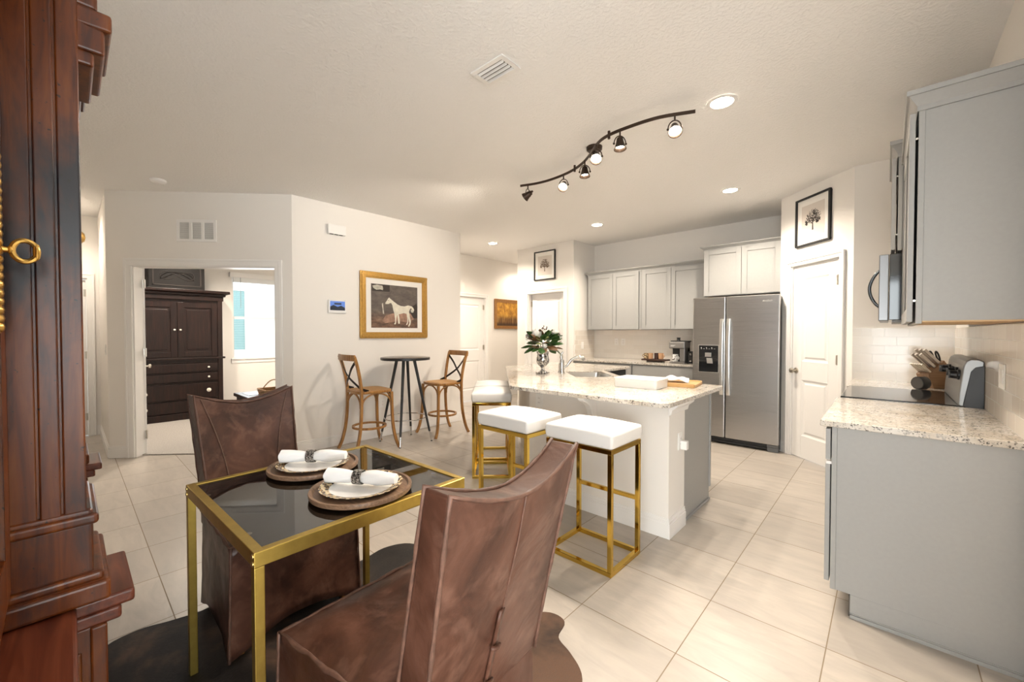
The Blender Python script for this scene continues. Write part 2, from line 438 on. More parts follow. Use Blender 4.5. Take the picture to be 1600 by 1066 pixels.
wall('wall_hall_end', (-6.1, 7.6), 0, 1.2)
wall('wall_hall_right', (-4.9805, 7.6), D(-90), 2.034)
wall('wall_laundry', (-4.98, 5.56), 0, 1.223, [(.252, 1.029, 0, 2.03)])
wall('wall_return', (-3.7565, 5.566), D(90), .75)
wall('wall_back', (-3.757, 6.19), 0, 2.86)
wall('wall_fridge_side', (-.90, 6.19), D(-90), .729)
RP = math.atan2(4.838 - 5.461, .663)
wall('wall_pantry', (-.90, 5.461), RP, .91, [(.170, .775, 0, 2.055)], thick=.1)
wall('wall_range_end', (-.237, 4.838), 0, .70)
wall('wall_right', (.405, 4.838), D(-90), 3.94)
wall('wall_entry_north', (-7.6, .28), 0, 1.51)
wall('wall_entry_end', (-7.6, -.52), D(90), .80, [(.03, .694, 0, 2.04)], thick=.1)
wall('wall_entry_south', (-.5, -.52), D(180), 7.2)
wall('wall_bedroom_west', (-8.55, .40), D(90), 3.6, [(1.57, 2.55, .88, 2.34)], thick=.14)
wall('wall_bedroom_south', (-6.2, .42), D(180), 2.45, thick=.1)
wall('wall_bedroom_north', (-8.6, 3.91), 0, 2.5, thick=.1)
# the rest of the open living room behind the camera
wall('wall_living_west', (-.5, -3.6), D(90), 3.08)
wall('wall_living_south', (4.0, -3.6), D(180), 4.6, [(.15, 4.35, 0, 2.45)], thick=.12)
wall('wall_living_east', (4.0, .90), D(-90), 4.5, [(.80, 3.50, .30, 2.40)])
wall('wall_living_north', (.405, .90), 0, 3.7)
c_ = MB(); c_.box(-9.0, 4.3, -3.9, 7.9, CH, CH + .1); struct(c_.build('ceiling', CEIL))
f_ = MB(); f_.box(-9.0, 4.3, -3.9, 7.9, -.1, 0); struct(f_.build('floor', FLOOR))
nb = (.7293, -.6842); wb = .06
cp_ = MB(); cp_.prism([(A[0] - nb[0]*wb - .02, A[1] - nb[1]*wb), (-4.79 - nb[0]*wb, 1.665 - nb[1]*wb), (-4.85, 1.8), (-4.91, 3.92), (-8.55, 3.92), (-8.55, .41), (-6.2, .41)], .0005, .012)
struct(cp_.build('floor_carpet', CARPET))

# ------------------------------------------------------------------ trim
def casing(name, origin, rz, x0, x1, z1, w=.062, t=.018, jamb=.12):
    b = MB()
    for (a, c) in ((x0 - w, x0), (x1, x1 + w)):
        b.box(a, c, -t, 0, 0, z1)
        b.box(a + (.0 if a < x0 - .01 else .04), a + (.022 if a < x0 - .01 else w), -t - .006, -t, 0, z1 + w - .022)
    b.box(x0 - w, x1 + w, -t, 0, z1, z1 + w); b.box(x0 - w, x1 + w, -t - .006, -t, z1 + w - .022, z1 + w)
    if jamb:
        b.box(x0 - .001, x0 + .012, -.002, jamb, 0, z1); b.box(x1 - .012, x1 + .001, -.002, jamb, 0, z1); b.box(x0 + .012, x1 - .012, -.002, jamb, z1 - .012, z1 + .001)
    o = b.build(name, TRIM, bev=.003); o.location = (origin[0], origin[1], 0); o.rotation_euler = (0, 0, rz); return struct(o)
casing('trim_1', A, RB, .262, 1.722, 2.05, w=.075)
casing('trim_2', (-5.975, 3.925), D(90), .965, 1.775, 2.045)
casing('trim_3', (-4.98, 5.56), 0, .252, 1.029, 2.03)
casing('trim_4', (-.90, 5.461), RP, .170, .775, 2.055, w=.055, jamb=.1)
casing('trim_5', (-7.6, -.52), D(90), .03, .694, 2.04, jamb=.1)

def baseboard(name, origin, rz, spans, h=.128):
    b = MB()
    for a, c in spans:
        b.box(a, c, -.014, 0, 0, h*.72); b.box(a, c, -.010, 0, h*.72, h*.86); b.box(a, c, -.006, 0, h*.86, h)
    o = b.build(name, TRIM, bev=.003); o.location = (origin[0], origin[1], 0); o.rotation_euler = (0, 0, rz); return struct(o)
baseboard('baseboard_bedroom', A, RB, [(0, .187), (1.797, 1.8995)])
baseboard('baseboard_left', B, D(90), [(0, 2.38)])
baseboard('baseboard_hall', (-5.975, 3.925), D(90), [(.12, .90), (1.84, 3.67)])
baseboard('baseboard_laundry', (-4.98, 5.56), 0, [(0, .19), (1.092, 1.22)])
baseboard('baseboard_pantry', (-.90, 5.461), RP, [(0, .112), (.832, .905)])
baseboard('baseboard_entry', (-7.6, .28), 0, [(.02, 1.505)])
baseboard('baseboard_entry_end', (-7.6, -.52), D(90), [(.757, .80)])
baseboard('baseboard_bedroom_west', (-8.55, .40), D(90), [(.02, 3.5)])

# ------------------------------------------------------------------ doors
def panel_door(name, w, h, panels, t=.035):
    """local: x 0..w from the left edge, front face at y=0, slab behind it; raised panels both sides"""
    b = MB(); xs0, xs1 = panels[0][0], panels[0][1]
    b.box(0, xs0, 0, t, .01, h); b.box(xs1, w, 0, t, .01, h)
    z = .01
    for (a, c, z0, z1) in panels:
        b.box(xs0, xs1, 0, t, z, z0); z = z1
        b.box(a, c, .010, t - .010, z0, z1)
        b.add([(a,0,z0),(c,0,z0),(c,0,z1),(a,0,z1),(a+.022,.010,z0+.022),(c-.022,.010,z0+.022),(c-.022,.010,z1-.022),(a+.022,.010,z1-.022)],
              [(0,1,5,4),(1,2,6,5),(2,3,7,6),(3,0,4,7)])
        b.add([(a+.035,.0095,z0+.035),(c-.035,.0095,z0+.035),(c-.035,.0095,z1-.035),(a+.035,.0095,z1-.035),(a+.05,.003,z0+.05),(c-.05,.003,z0+.05),(c-.05,.003,z1-.05),(a+.05,.003,z1-.05)],
              [(0,1,5,4),(1,2,6,5),(2,3,7,6),(3,0,4,7),(4,5,6,7)])
    b.box(xs0, xs1, 0, t, z, h)
    return b
def hinge(parent, x, y, z, side=1, arm=False):
    b = MB(); b.tube([(x, y, z - .047), (x, y, z + .047)], .008, 8); b.box(x - side*.024, x, y + .004, y + .010, z - .045, z + .045)
    if arm: b.tube([(x, y, z + .047), (x, y, z + .056), (x - side*.055, y - .012, z + .058)], .005, 8)
    o = b.build('hinge', NICKEL, parent); part_label(o, 'satin nickel hinge'); return o
def knob(parent, x, y, z, both=True):
    b = MB(); M = Matrix.Rotation(D(90), 3, 'X')
    b.lathe([(.031, 0), (.031, .006), (.012, .010), (.011, .032), (.022, .038), (.029, .050), (.026, .062), (.012, .068), (1e-5, .069)], 20, (x, y, z), M=M)
    o = b.build('door_knob', NICKEL, parent, smooth=40); part_label(o, 'round satin nickel knob'); return o
def place(o, origin, rz): o.location = (origin[0], origin[1], 0); o.rotation_euler = (0, 0, rz); return o
def local_pt(origin, rz, x, y): q = rot2((x, y), rz); return (origin[0] + q[0], origin[1] + q[1])

def std_door(name, origin, rz, x0, w, h, y, panels, knobx, hingex, hz=(.25, 1.05, 1.85), arm=False):
    d = panel_door(name, w, h, panels).build(name, DOORW, bev=.002)
    q = local_pt(origin, rz, x0, y); d.location = (q[0], q[1], 0); d.rotation_euler = (0, 0, rz); struct(d)
    knob(d, knobx, 0, .93)
    for z in hz: hinge(d, hingex, -.011, z, 1 if hingex > .3 else -1, arm and z == hz[-1])
    return d
# bedroom door leaf, swung open into the bedroom
d1 = panel_door('door_1', .72, 2.03, [(.12, .60, .25, .82), (.12, .60, 1.02, 1.90)]).build('door_1', DOORW, bev=.002)
q = local_pt(A, RB, .285, .125); d1.location = (q[0], q[1], 0); d1.rotation_euler = (0, 0, RB + D(129)); struct(d1)
kb = MB(); kb.lathe([(.028, 0), (.028, .006), (.011, .010), (.010, .035), (.022, .04), (.026, .052), (.018, .062), (1e-5, .064)], 18, (.655, .036, .93), M=Matrix.Rotation(D(-90), 3, 'X'))
part_label(kb.build('door_knob', NICKEL, d1, smooth=40), 'round satin nickel knob')
kb = MB(); kb.lathe([(.028, 0), (.028, .006), (.011, .010), (.010, .035), (.022, .04), (.026, .052), (.018, .062), (1e-5, .064)], 18, (.655, -.001, .93), M=Matrix.Rotation(D(90), 3, 'X'))
part_label(kb.build('door_knob', NICKEL, d1, smooth=40), 'round satin nickel knob')
for z in (.22, 1.12, 1.87):
    hb = MB(); hb.box(-.004, -.001, -.004, .034, z - .045, z + .045); hb.tube([(-.008, .0, z - .046), (-.008, .0, z + .046)], .008, 8); hb.box(-.045, -.008, -.003, .001, z - .045, z + .045)
    part_label(hb.build('hinge', NICKEL, d1), 'satin nickel hinge')
std_door('door_2', (-5.975, 3.925), D(90), .978, .784, 2.03, .03, [(.12, .664, .22, .80), (.12, .664, 1.0, 1.90)], .06, .776)
std_door('door_3', (-4.98, 5.56), 0, .265, .751, 2.015, .085, [(.115, .636, .22, .80), (.115, .636, 1.0, 1.92)], .69, .0)
std_door('door_4', (-.90, 5.461), RP, .184, .577, 2.04, .012, [(.12, .457, .24, .84), (.12, .457, 1.03, 1.91)], .05, .571, (.25, 1.075, 1.84), True)
std_door('door_5', (-7.6, -.52), D(90), .044, .636, 2.02, .03, [(.11, .526, .22, .80), (.11, .526, 1.0, 1.9)], .06, .64)

# windows
def window(name, origin, rz, x0, x1, z0, z1, y, mid=True):
    b = MB(); w = .035
    b.box(x0, x0 + w, y, y + .05, z0, z1); b.box(x1 - w, x1, y, y + .05, z0, z1); b.box(x0 + w, x1 - w, y, y + .05, z0, z0 + w); b.box(x0 + w, x1 - w, y, y + .05, z1 - w, z1)
    if mid: b.box(x0 + w, x1 - w, y - .012, y + .03, (z0+z1)/2 - .022, (z0+z1)/2 + .022)
    o = b.build(name, TRIM, bev=.003); o.location = (origin[0], origin[1], 0); o.rotation_euler = (0, 0, rz); struct(o)
    g = MB(); g.box(x0 + w*.5, x1 - w*.5, y + .018, y + .022, z0 + w*.5, z1 - w*.5); g.build('pane', GLWIN, o)
    return o
w1 = window('window_1', (-8.55, .40), D(90), 1.57, 2.55, .88, 2.34, .05)
sl = MB(); sl.box(1.55, 2.57, -.03, .06, .862, .885); sl.box(1.55, 2.57, -.012, 0, .80, .862); sl.build('sill', TRIM, w1, bev=.003)
w2 = MB()
for i in range(4): w2.box(.15 + i*1.05, .20 + i*1.05, .03, .08, 0, 2.45)
w2.box(4.30, 4.35, .03, .08, 0, 2.45); w2.box(.15, 4.35, .03, .08, 0, .06); w2.box(.15, 4.35, .03, .08, 2.39, 2.45)
w2 = w2.build('window_2', TRIM, bev=.004); place(w2, (4.0, -3.6), D(180)); struct(w2)  # unseen patio door, assumed here so that daylight can enter
g_ = MB()
for i in range(4): g_.box(.19 + i*1.05, 1.21 + i*1.05, .053, .057, .05, 2.40)
g_.build('pane', GLWIN, w2)

w3 = window('window_added', (4.0, .90), D(-90), .80, 3.50, .30, 2.40, .04)  # unseen window, added to bring in more light from the side
# neighbour's house seen through the bedroom window
nh = thing('neighbour_house', 'white stucco house wall outside the bedroom window', 'house', (-11.6, 2.91, 0))
b = MB(); b.box(-.4, 0, -6, 6, -.3, 5); b.box(-.02, .06, .25, 6, -.3, 5); b.build('wall', STUCCO, nh)
b = MB(); b.box(.0, .03, -.62, -.56, .85, 2.42); b.box(.0, .03, .02, .10, .85, 2.42); b.box(.0, .03, -.56, .02, 2.36, 2.42); b.box(.0, .03, -.56, .02, .85, .93); fr_ = b.build('window_frame', TRIM, nh)
TEAL = plain('neighbour_blinds', (.26, .44, .46), .5)
b = MB()
for i in range(34): b.box(.004, .012, -.56, .02, .94 + i*.042, .94 + i*.042 + .037)
part_label(b.build('blinds', TEAL, nh), 'teal tinted closed blinds')
gr = MB(); gr.box(-25, -8.72, -10, 20, -.35, -.3); gr.box(-6, 10, -18, -3.8, -.35, -.12); struct(gr.build('ground', plain('outdoor_paving', (.55, .54, .51), .9)))

# ------------------------------------------------------------------ ceiling fixtures
def can_light(x, y, label, k=1.0):
    t = thing('recessed_light', label, 'ceiling light', (x, y, CH), 0, 'recessed ceiling lights')
    b = MB(); b.lathe([(.066, -.001), (.069, -.008), (.092, -.006), (.095, -.001)], 32, cap=False); b.build('trim_ring', TRIM, t, smooth=40)
    b = MB(); b.lathe([(1e-5, -.004), (.067, -.004), (.067, -.0015)], 32); b.build('lens', RECESS, t)
    l = bpy.data.lights.new('recessed_lamp', 'SPOT'); l.energy = CAN_W*4*k; l.color = WARM; l.spot_size = D(150); l.spot_blend = .7; l.shadow_soft_size = .06
    o = bpy.data.objects.new('recessed_lamp', l); COL.objects.link(o); o.location = (x, y, CH - .03)
    return t
can_light(-.815, 2.907, 'recessed ceiling light nearest the camera, right of the track light', .5)
can_light(-1.24, 4.744, 'recessed ceiling light above the fridge', 1.25)
can_light(-2.988, 4.993, 'recessed ceiling light above the grey wall cabinets')
can_light(-4.883, 4.833, 'recessed ceiling light at the hallway entrance')

for (x, y) in ((-7.0, 2.6), (-7.0, 1.2)):  # unseen bedroom lamps, added to brighten and warm the room
    can_light(x, y, 'unseen recessed fill light added in the bedroom ceiling, %s' % ('by the window' if y > 2 else 'by the armoire'), 1.5)
for (x, y, w) in ((1.2, -.6, 'beside the kitchen'), (1.2, -2.4, 'by the patio door'), (-6.9, -.1, 'in the entry hall'), (-5.5, 6.6, 'at the end of the hallway')):  # unseen lamps added in the living area and halls for more light
    can_light(x, y, 'unseen recessed fill light added ' + w, .35 if 'hall' in w else .8)
# air vent in the ceiling
vt = thing('ceiling_vent', 'white louvred air vent in the ceiling', 'air vent', (-1.677, 1.681, CH), D(1))
b = MB()
L_, W_ = .22, .085
b.box(-.125, .125, -.08, -.052, -.008, 0); b.box(-.125, .125, .052, .08, -.008, 0); b.box(-.125, -.098, -.052, .052, -.008, 0); b.box(.098, .125, -.052, .052, -.008, 0)
b.build('frame', TRIM, vt, bev=.002)
b = MB(); b.box(-.1, .1, -.054, .054, -.003, -.001); b.build('duct', plain('vent_dark', (.10, .09, .08), .8), vt)
for i in range(4):
    b = MB(); y = -.040 + i*.027
    b.add([(-.098, y - .004, -.003), (.098, y - .004, -.003), (.098, y + .006, -.014), (-.098, y + .006, -.014), (-.098, y - .003, -.002), (.098, y - .003, -.002), (.098, y + .007, -.013), (-.098, y + .007, -.013)],
          [(0,1,2,3),(7,6,5,4),(0,4,5,1),(1,5,6,2),(2,6,7,3),(3,7,4,0)]); b.build('slat', TRIM, vt)
def smoke(x, y, label, r=.065):
    t = thing('smoke_detector', label, 'smoke detector', (x, y, CH))
    b = MB(); b.lathe([(1e-5, -.038), (r*.55, -.037), (r*.8, -.028), (r*.95, -.02), (r, -.012), (r, 0)], 28); b.build('body', TRIM, t, smooth=35)
    b = MB(); b.lathe([(r*.62, -.036), (r*.66, -.0375), (r*.72, -.033)], 28, cap=False); b.build('vent_ring', PLATE, t)
smoke(-5.30, .62, 'white smoke detector on the ceiling before the bedroom door')
smoke(-5.19, 6.0, 'small white smoke detector on the hallway ceiling')

# track light: wavy bronze bar with six bell shaped heads
TZ = 2.76
tl = thing('track_light', 'wavy bronze track light with six spot heads on the ceiling', 'track light', (-1.74, 2.85, CH))
O = Vector((-1.74, 2.85, CH))
tp = [(-2.64, 2.99), (-2.48, 3.045), (-2.31, 3.06), (-2.10, 3.03), (-1.92, 2.955), (-1.77, 2.845), (-1.66, 2.745), (-1.56, 2.68), (-1.46, 2.655), (-1.35, 2.65), (-1.22, 2.655), (-1.10, 2.68), (-.93, 2.755)]
def cat(ps, n=6):
    out = []
    P = [Vector((*p, TZ)) if len(p) == 2 else Vector(p) for p in ps]
    P = [2*P[0]-P[1]] + P + [2*P[-1]-P[-2]]
    for i in range(1, len(P)-2):
        for k in range(n):
            t = k/n; a, b_, c, d = P[i-1], P[i], P[i+1], P[i+2]
            out.append(.5*((2*b_) + (-a+c)*t + (2*a-5*b_+4*c-d)*t*t + (-a+3*b_-3*c+d)*t**3))
    out.append(P[-2]); return out
path = [p - O for p in cat(tp)]
b = MB(); b.tube(path, .008, 8, flat=(.006, .011), up=(0, 0, 1)); b.build('track_bar', BRONZE, tl, smooth=40)
b = MB(); b.lathe([(1e-5, -.035), (.05, -.033), (.062, -.022), (.064, 0)], 28, (-.03, .06, 0)); b.tube([(-.03, .06, -.03), (-.02, .03, -.08)], .012, 10); b.build('canopy', BRONZE, tl, smooth=35)
for (x, y) in ((-2.02, 3.0), (-1.50, 2.665)):
    b = MB(); b.tube([(x - O.x, y - O.y, TZ - CH - .025), (x - O.x, y - O.y, TZ - CH + .03)], .010, 10); b.build('connector', BRONZE, tl, smooth=40)
def head(x, y, aim, lit=True):
    base = Vector((x, y, TZ)) - O
    piv = base + Vector((0, 0, -.095))
    b = MB(); b.tube([base, base + Vector((0, 0, -.04))], .006, 8)
    a = (Vector(aim) - (O + piv)).normalized()
    side = a.cross(Vector((0, 0, 1))); side = side.normalized() if side.length > .1 else Vector((1, 0, 0))
    yoke = []
    for k in range(13):
        w = PI*k/12; yoke.append(base + Vector((0, 0, -.04 - .055*(1 - math.sin(w)))) + side*(.042*math.cos(w)))
    b.tube(yoke, .004, 6)
    h = b.build('yoke', BRONZE, tl, smooth=40)
    Mx = Matrix((side, a.cross(side), a)).transposed()
    b = MB(); b.lathe([(1e-5, -.062), (.009, -.060), (.011, -.045), (.022, -.038), (.026, -.015), (.033, .012), (.041, .035), (.044, .040), (.041, .041), (.036, .034), (.028, .012), (.02, -.01)], 22, piv, M=Mx)
    for s in (-1, 1): b.ball(piv + side*s*.043, .008, .008, .008, 8, 6)
    hd = b.build('spot_head', BRONZE, tl, smooth=40)
    b = MB(); b.lathe([(1e-5, .022), (.022, .02), (.031, .017), (.029, .010)], 20, piv, M=Mx); g = b.build('bulb', BULB, hd, smooth=40)
    l = bpy.data.lights.new('track_lamp', 'SPOT'); l.energy = TRACK_W*5; l.color = WARM; l.spot_size = D(100); l.spot_blend = .6; l.shadow_soft_size = .03
    lo = bpy.data.objects.new('track_lamp', l); COL.objects.link(lo); lo.location = O + piv + a*.045
    lo.rotation_euler = a.to_track_quat('-Z', 'Y').to_euler()
head(-2.57, 3.02, (-4.8, 2.6, 1.5))
head(-2.17, 3.045, (-1.6, 1.4, .9))
head(-1.86, 2.91, (-1.75, 2.75, .9))
head(-1.64, 2.725, (-1.0, 1.4, 1.0))
head(-1.405, 2.65, (-1.25, 2.5, .9))
head(-1.04, 2.70, (-.4, 1.5, .9))

# ------------------------------------------------------------------ wall things
def pic_frame(name, label, cat, loc, rz, w, h, prof, mat, mat_w, paper, group=None, depth=.03):
    """centre at loc; local x right, z up, front -Y. prof = list of (inset0, inset1, y0, y1)"""
    t = thing(name, label, cat, loc, rz, group)
    b = MB()
    for (i0, i1, y0, y1) in prof:
        b.box(-w/2+i0, w/2-i0, y0, y1, h/2-i1, h/2-i0); b.box(-w/2+i0, w/2-i0, y0, y1, -h/2+i0, -h/2+i1)
        b.box(-w/2+i0, -w/2+i1, y0, y1, -h/2+i1, h/2-i1); b.box(w/2-i1, w/2-i0, y0, y1, -h/2+i1, h/2-i1)
    b.build('frame', mat, t, bev=.004)
    return t
# horse picture on the left wall
hw, hh = .985, .838; hc = (-4.79, 2.925, 1.686)
hp = pic_frame('framed_picture', 'large gilt framed painting of a white horse', 'picture', hc, D(90), hw, hh,
               [(0, .022, -.030, -.001), (.018, .048, -.040, -.001), (.044, .062, -.032, -.001), (.060, .078, -.022, -.001)], GOLDF, .078, PAPER)
b = MB(); b.box(-hw/2+.07, hw/2-.07, -.012, -.004, -hh/2+.07, hh/2-.07); part_label(b.build('mat', PAPER, hp), 'off white picture mat')
ax0, ax1, az0, az1 = -.345, .340, -.285, .272
STABLE = m_stable(); HORSEW = plain('horse_white', (.72, .68, .57), .5, var=.12, vs=14); DARKB = plain('painting_dark', (.03, .022, .018), .5); PINK = plain('painting_rose', (.34, .20, .14), .5, var=.3, vs=20); PALE = plain('painting_pale', (.50, .47, .40), .5, var=.3, vs=30)
def hmap(px, py):
    t = (px - 290)/513.0; top = 293 + 57*t; bot = 795 + 10*t
    return (ax0 + (ax1-ax0)*t, az1 - (az1-az0)*(py-top)/(bot-top))
art = MB(); art.box(ax0, ax1, -.0135, -.011, az0, az1, 0)
def layer(pts, y, mi): 
    art.ext([(hmap(*p)[0], -.0135 - y, hmap(*p)[1]) for p in pts], (0, .0006, 0), mi)
layer([(300,300),(485,315),(485,392),(300,378)], .0008, 2); layer([(303,318),(350,308),(408,322),(414,350),(412,372),(385,362),(345,366),(312,345)], .0012, 4)
layer([(400,525),(412,515),(425,640),(412,640)], .0008, 4)
layer([(400,720),(440,660),(520,635),(720,640),(790,690),(700,735),(560,725),(440,745)], .0007, 3)
layer([(740,560),(790,530),(803,560),(800,690),(760,700),(720,640)], .0008, 2); layer([(722,600),(745,580),(765,600),(752,630),(728,628)], .0011, 4)
HP = [(478,455),(492,470),(530,503),(570,535),(605,552),(650,558),(690,548),(715,553),(735,560),(752,575),(762,600),(750,612),(738,590),(722,580),(712,592),(702,620),(712,680),(724,730),(717,765),(702,787),(690,784),(706,745),(697,700),(672,642),(640,634),(600,643),(584,645),(592,700),(596,752),(577,753),(574,700),(566,650),(556,690),(553,745),(546,760),(531,756),(543,735),(541,690),(535,640),(521,590),(514,545),(500,518),(488,518),(470,528),(440,528),(436,515),(455,490),(465,470)]
layer(HP, .0016, 1)
layer([(672,636),(690,640),(697,690),(690,745),(678,768),(667,766),(681,735),(682,690)], .0012, 1)
layer([(464,486),(474,482),(472,492)], .0020, 2); layer([(440,516),(446,514),(444,522)], .0020, 2)
art.build('canvas', [STABLE, HORSEW, DARKB, PINK, PALE], hp)
# autumn landscape in the hall
lw, lh = .90, .62
lp = pic_frame('framed_picture', 'small gilt framed autumn landscape on the hall wall', 'picture', (-5.975, 6.40, 1.735), D(90), lw, lh,
               [(0, .025, -.030, -.001), (.022, .065, -.022, -.001)], plain('landscape_frame', (.33, .16, .05), .4, .3, var=.2, vs=50), .065, None)
b = MB(); b.box(-lw/2+.05, lw/2-.05, -.014, -.004, -lh/2+.05, lh/2-.05); b.build('canvas', m_landscape(), lp)
# tree prints
def tree_print(label, loc, rz, w, h, ink, seed):
    t = pic_frame('framed_print', label, 'picture', loc, rz, w, h, [(0, .020, -.026, -.001)], BLACK, .02, None, 'black framed tree prints above doors')
    b = MB(); b.box(-w/2+.015, w/2-.015, -.010, -.003, -h/2+.015, h/2-.015); b.build('mat', PAPER, t)
    R = random.Random(seed); mw, mh = w*.33, h*.33
    b = MB(); b.box(-mw, mw, -.0115, -.0095, -mh, mh, 0)
    def quad(x, z, r, a):
        n = 6; b.ext([(x + r*(.7+.6*R.random())*math.cos(2*PI*k/n + a), -.0122, z + r*(.7+.6*R.random())*math.sin(2*PI*k/n + a)) for k in range(n)], (0, .0006, 0), 1)
    S = mh
    b.ext([(-.05*S, -.0122, -.62*S), (.06*S, -.0122, -.62*S), (.03*S, -.0122, -.2*S), (.05*S, -.0122, .3*S), (-.02*S, -.0122, .3*S), (-.03*S, -.0122, -.2*S)], (0, .0006, 0), 1)
    for k in range(7):
        a = D(20 + 140*k/6); L = S*(.45 + .2*R.random()); z0 = -.25*S + .12*S*R.random()
        d = Vector((math.cos(a), 0, math.sin(a))); p = Vector((0, -.0122, z0)); e = p + d*L; n = Vector((-d.z, 0, d.x))*.018*S
        b.ext([p + n, p - n, e - n*.3, e + n*.3], (0, .0006, 0), 1)
    CL = [(-.40, .02, .17), (-.30, .26, .20), (-.06, .46, .20), (.20, .44, .19), (.38, .20, .20), (.44, -.06, .14), (.06, .20, .24), (-.14, .06, .16), (.22, .02, .15), (-.46, -.16, .09), (.34, -.18, .08)]
    for k in range(470):
        cx, cz, cr = CL[k % len(CL)]; a = R.random()*2*PI; rr = cr*math.sqrt(R.random())
        quad(S*(cx + 1.15*rr*math.cos(a)), S*(cz + rr*math.sin(a)), S*(.012 + .022*R.random()), R.random()*6)
    b.build('print', [PRINTBG, ink], t)
    return t
tree_print('black framed sepia tree print above the laundry door', (-4.345, 5.56, 2.495), 0, .455, .50, SEPIA, 3)
tp_ = local_pt((-.90, 5.461), RP, .455, 0)
tree_print('larger black framed tree print above the pantry door', (tp_[0], tp_[1], 2.487), RP, .435, .50, INK, 5)
# thermostat style keypad and door chime
kp = thing('alarm_keypad', 'white alarm keypad with a blue lit screen', 'alarm keypad', (-4.79, 2.15, 1.645), D(90))
b = MB(); b.box(-.105, .105, -.026, -.001, -.078, .078); b.build('body', TRIM, kp, bev=.006)
b = MB(); b.box(-.088, .088, -.0275, -.024, -.045, .062); b.build('screen', SCREEN, kp)
b = MB(); b.ext([(-.088, -.0282, -.045), (.088, -.0282, -.045), (.088, -.0282, -.012), (.04, -.0282, .012), (.0, -.0282, -.005), (-.05, -.0282, .018), (-.088, -.0282, -.004)], (0, .0006, 0)); b.box(-.04, .045, -.0284, -.0278, .022, .042); b.build('screen_picture', plain('screen_dark', (.02, .03, .05), .3), kp)
dc = thing('door_chime', 'white door chime box high on the left wall', 'door chime', (-4.79, 2.145, 2.54), D(90))
b = MB(); b.box(-.105, .105, -.05, -.001, -.055, .055); b.build('cover', TRIM, dc, bev=.006)
for i in range(3): b = MB(); b.box(-.08 + i*.055, -.04 + i*.055, -.04, -.015, -.0575, -.054); b.build('slot', BLACK, dc)
# return air grille above bedroom door
gl_ = local_pt(A, RB, .92, 0)
rg = thing('return_grille', 'white three panel return air grille above the bedroom door', 'air vent', (gl_[0], gl_[1], 2.427), RB)
gw, gh = .405, .235
b = MB(); b.box(-gw/2, gw/2, -.012, -.001, gh/2-.03, gh/2); b.box(-gw/2, gw/2, -.012, -.001, -gh/2, -gh/2+.03)
for x in (-gw/2, -.075, .048, gw/2-.03): b.box(x, x+.03, -.012, -.001, -gh/2+.03, gh/2-.03)
b.build('frame', TRIM, rg, bev=.002)
b = MB()
for i in range(17):
    z = -gh/2 + .035 + i*.0104; b.add([(-gw/2+.03, -.003, z), (gw/2-.03, -.003, z), (gw/2-.03, -.010, z+.007), (-gw/2+.03, -.010, z+.007)], [(0,1,2,3)])
b.build('louvres', PLATE, rg)
b = MB(); b.box(-gw/2+.02, gw/2-.02, -.002, -.0005, -gh/2+.02, gh/2-.02); b.build('duct', plain('grille_dark', (.25, .24, .22), .8), rg)

def plate(name, label, cat, loc, rz, kind='outlet', w=.072, h=.115, gang=1):
    t = thing(name, label, cat, loc, rz); W = w if gang == 1 else w + .046*(gang-1)
    b = MB(); b.box(-W/2, W/2, -.006, -.0005, -h/2, h/2); b.build('cover_plate', PLATE, t, bev=.002)
    for g in range(gang):
        x = (g - (gang-1)/2)*.046
        if kind == 'switch':
            b = MB(); b.box(x-.016, x+.016, -.009, -.005, -.033, .033); b.build('rocker', TRIM, t, bev=.001)
        else:
            b = MB(); b.box(x-.016, x+.016, -.0075, -.005, -.036, .036); s_ = b.build('socket', TRIM, t, bev=.001)
            for z in (-.018, .018):
                for dx in (-.006, .006): b = MB(); b.box(x+dx-.001, x+dx+.001, -.0078, -.0074, z-.004, z+.005); b.build('slot', BLACK, s_)
    return t
plate('wall_outlet', 'white outlet low on the left wall behind the bar table', 'outlet', (-4.79, 2.735, .43), D(90))
plate('light_switch', 'white light switch on the entry hall wall', 'light switch', (-6.35, .28, 1.15), 0, 'switch')
plate('light_switch', 'white switch plate on the tiles left of the wall cabinets', 'light switch', (-3.749, 5.81, 1.13), D(90), 'switch', gang=1)
plate('wall_outlet', 'white outlet on the back tiles, left one of the pair', 'outlet', (-3.32, 6.182, 1.19), 0)
plate('wall_outlet', 'white outlet on the back tiles, right one of the pair', 'outlet', (-3.20, 6.182, 1.19), 0)
plate('light_switch', 'white double switch plate on the right wall tiles', 'light switch', (.397, 2.94, 1.13), D(-90), 'switch', gang=2)
plate('wall_outlet', 'white outlet under the island overhang at its left end', 'outlet', (-2.10, 2.616, .78), 0)
io = plate('wall_outlet', 'white outlet with a plugged in adapter on the island end', 'outlet', (-1.03, 2.80, .60), D(90))
b = MB(); b.box(-.01, .03, -.05, -.008, -.055, .005); tag(b.build('plug_adapter', TRIM, None, bev=.005), 'white plug in adapter on the island end outlet', 'plug adapter')
pa = bpy.data.objects['plug_adapter']; pa.location = (-1.03, 2.80, .60); pa.rotation_euler = (0, 0, D(90))

# ------------------------------------------------------------------ bedroom contents
ba = thing('bedroom_armoire', 'dark espresso armoire with drawers inside the bedroom', 'armoire', (-8.18, 1.118, .012), D(90))
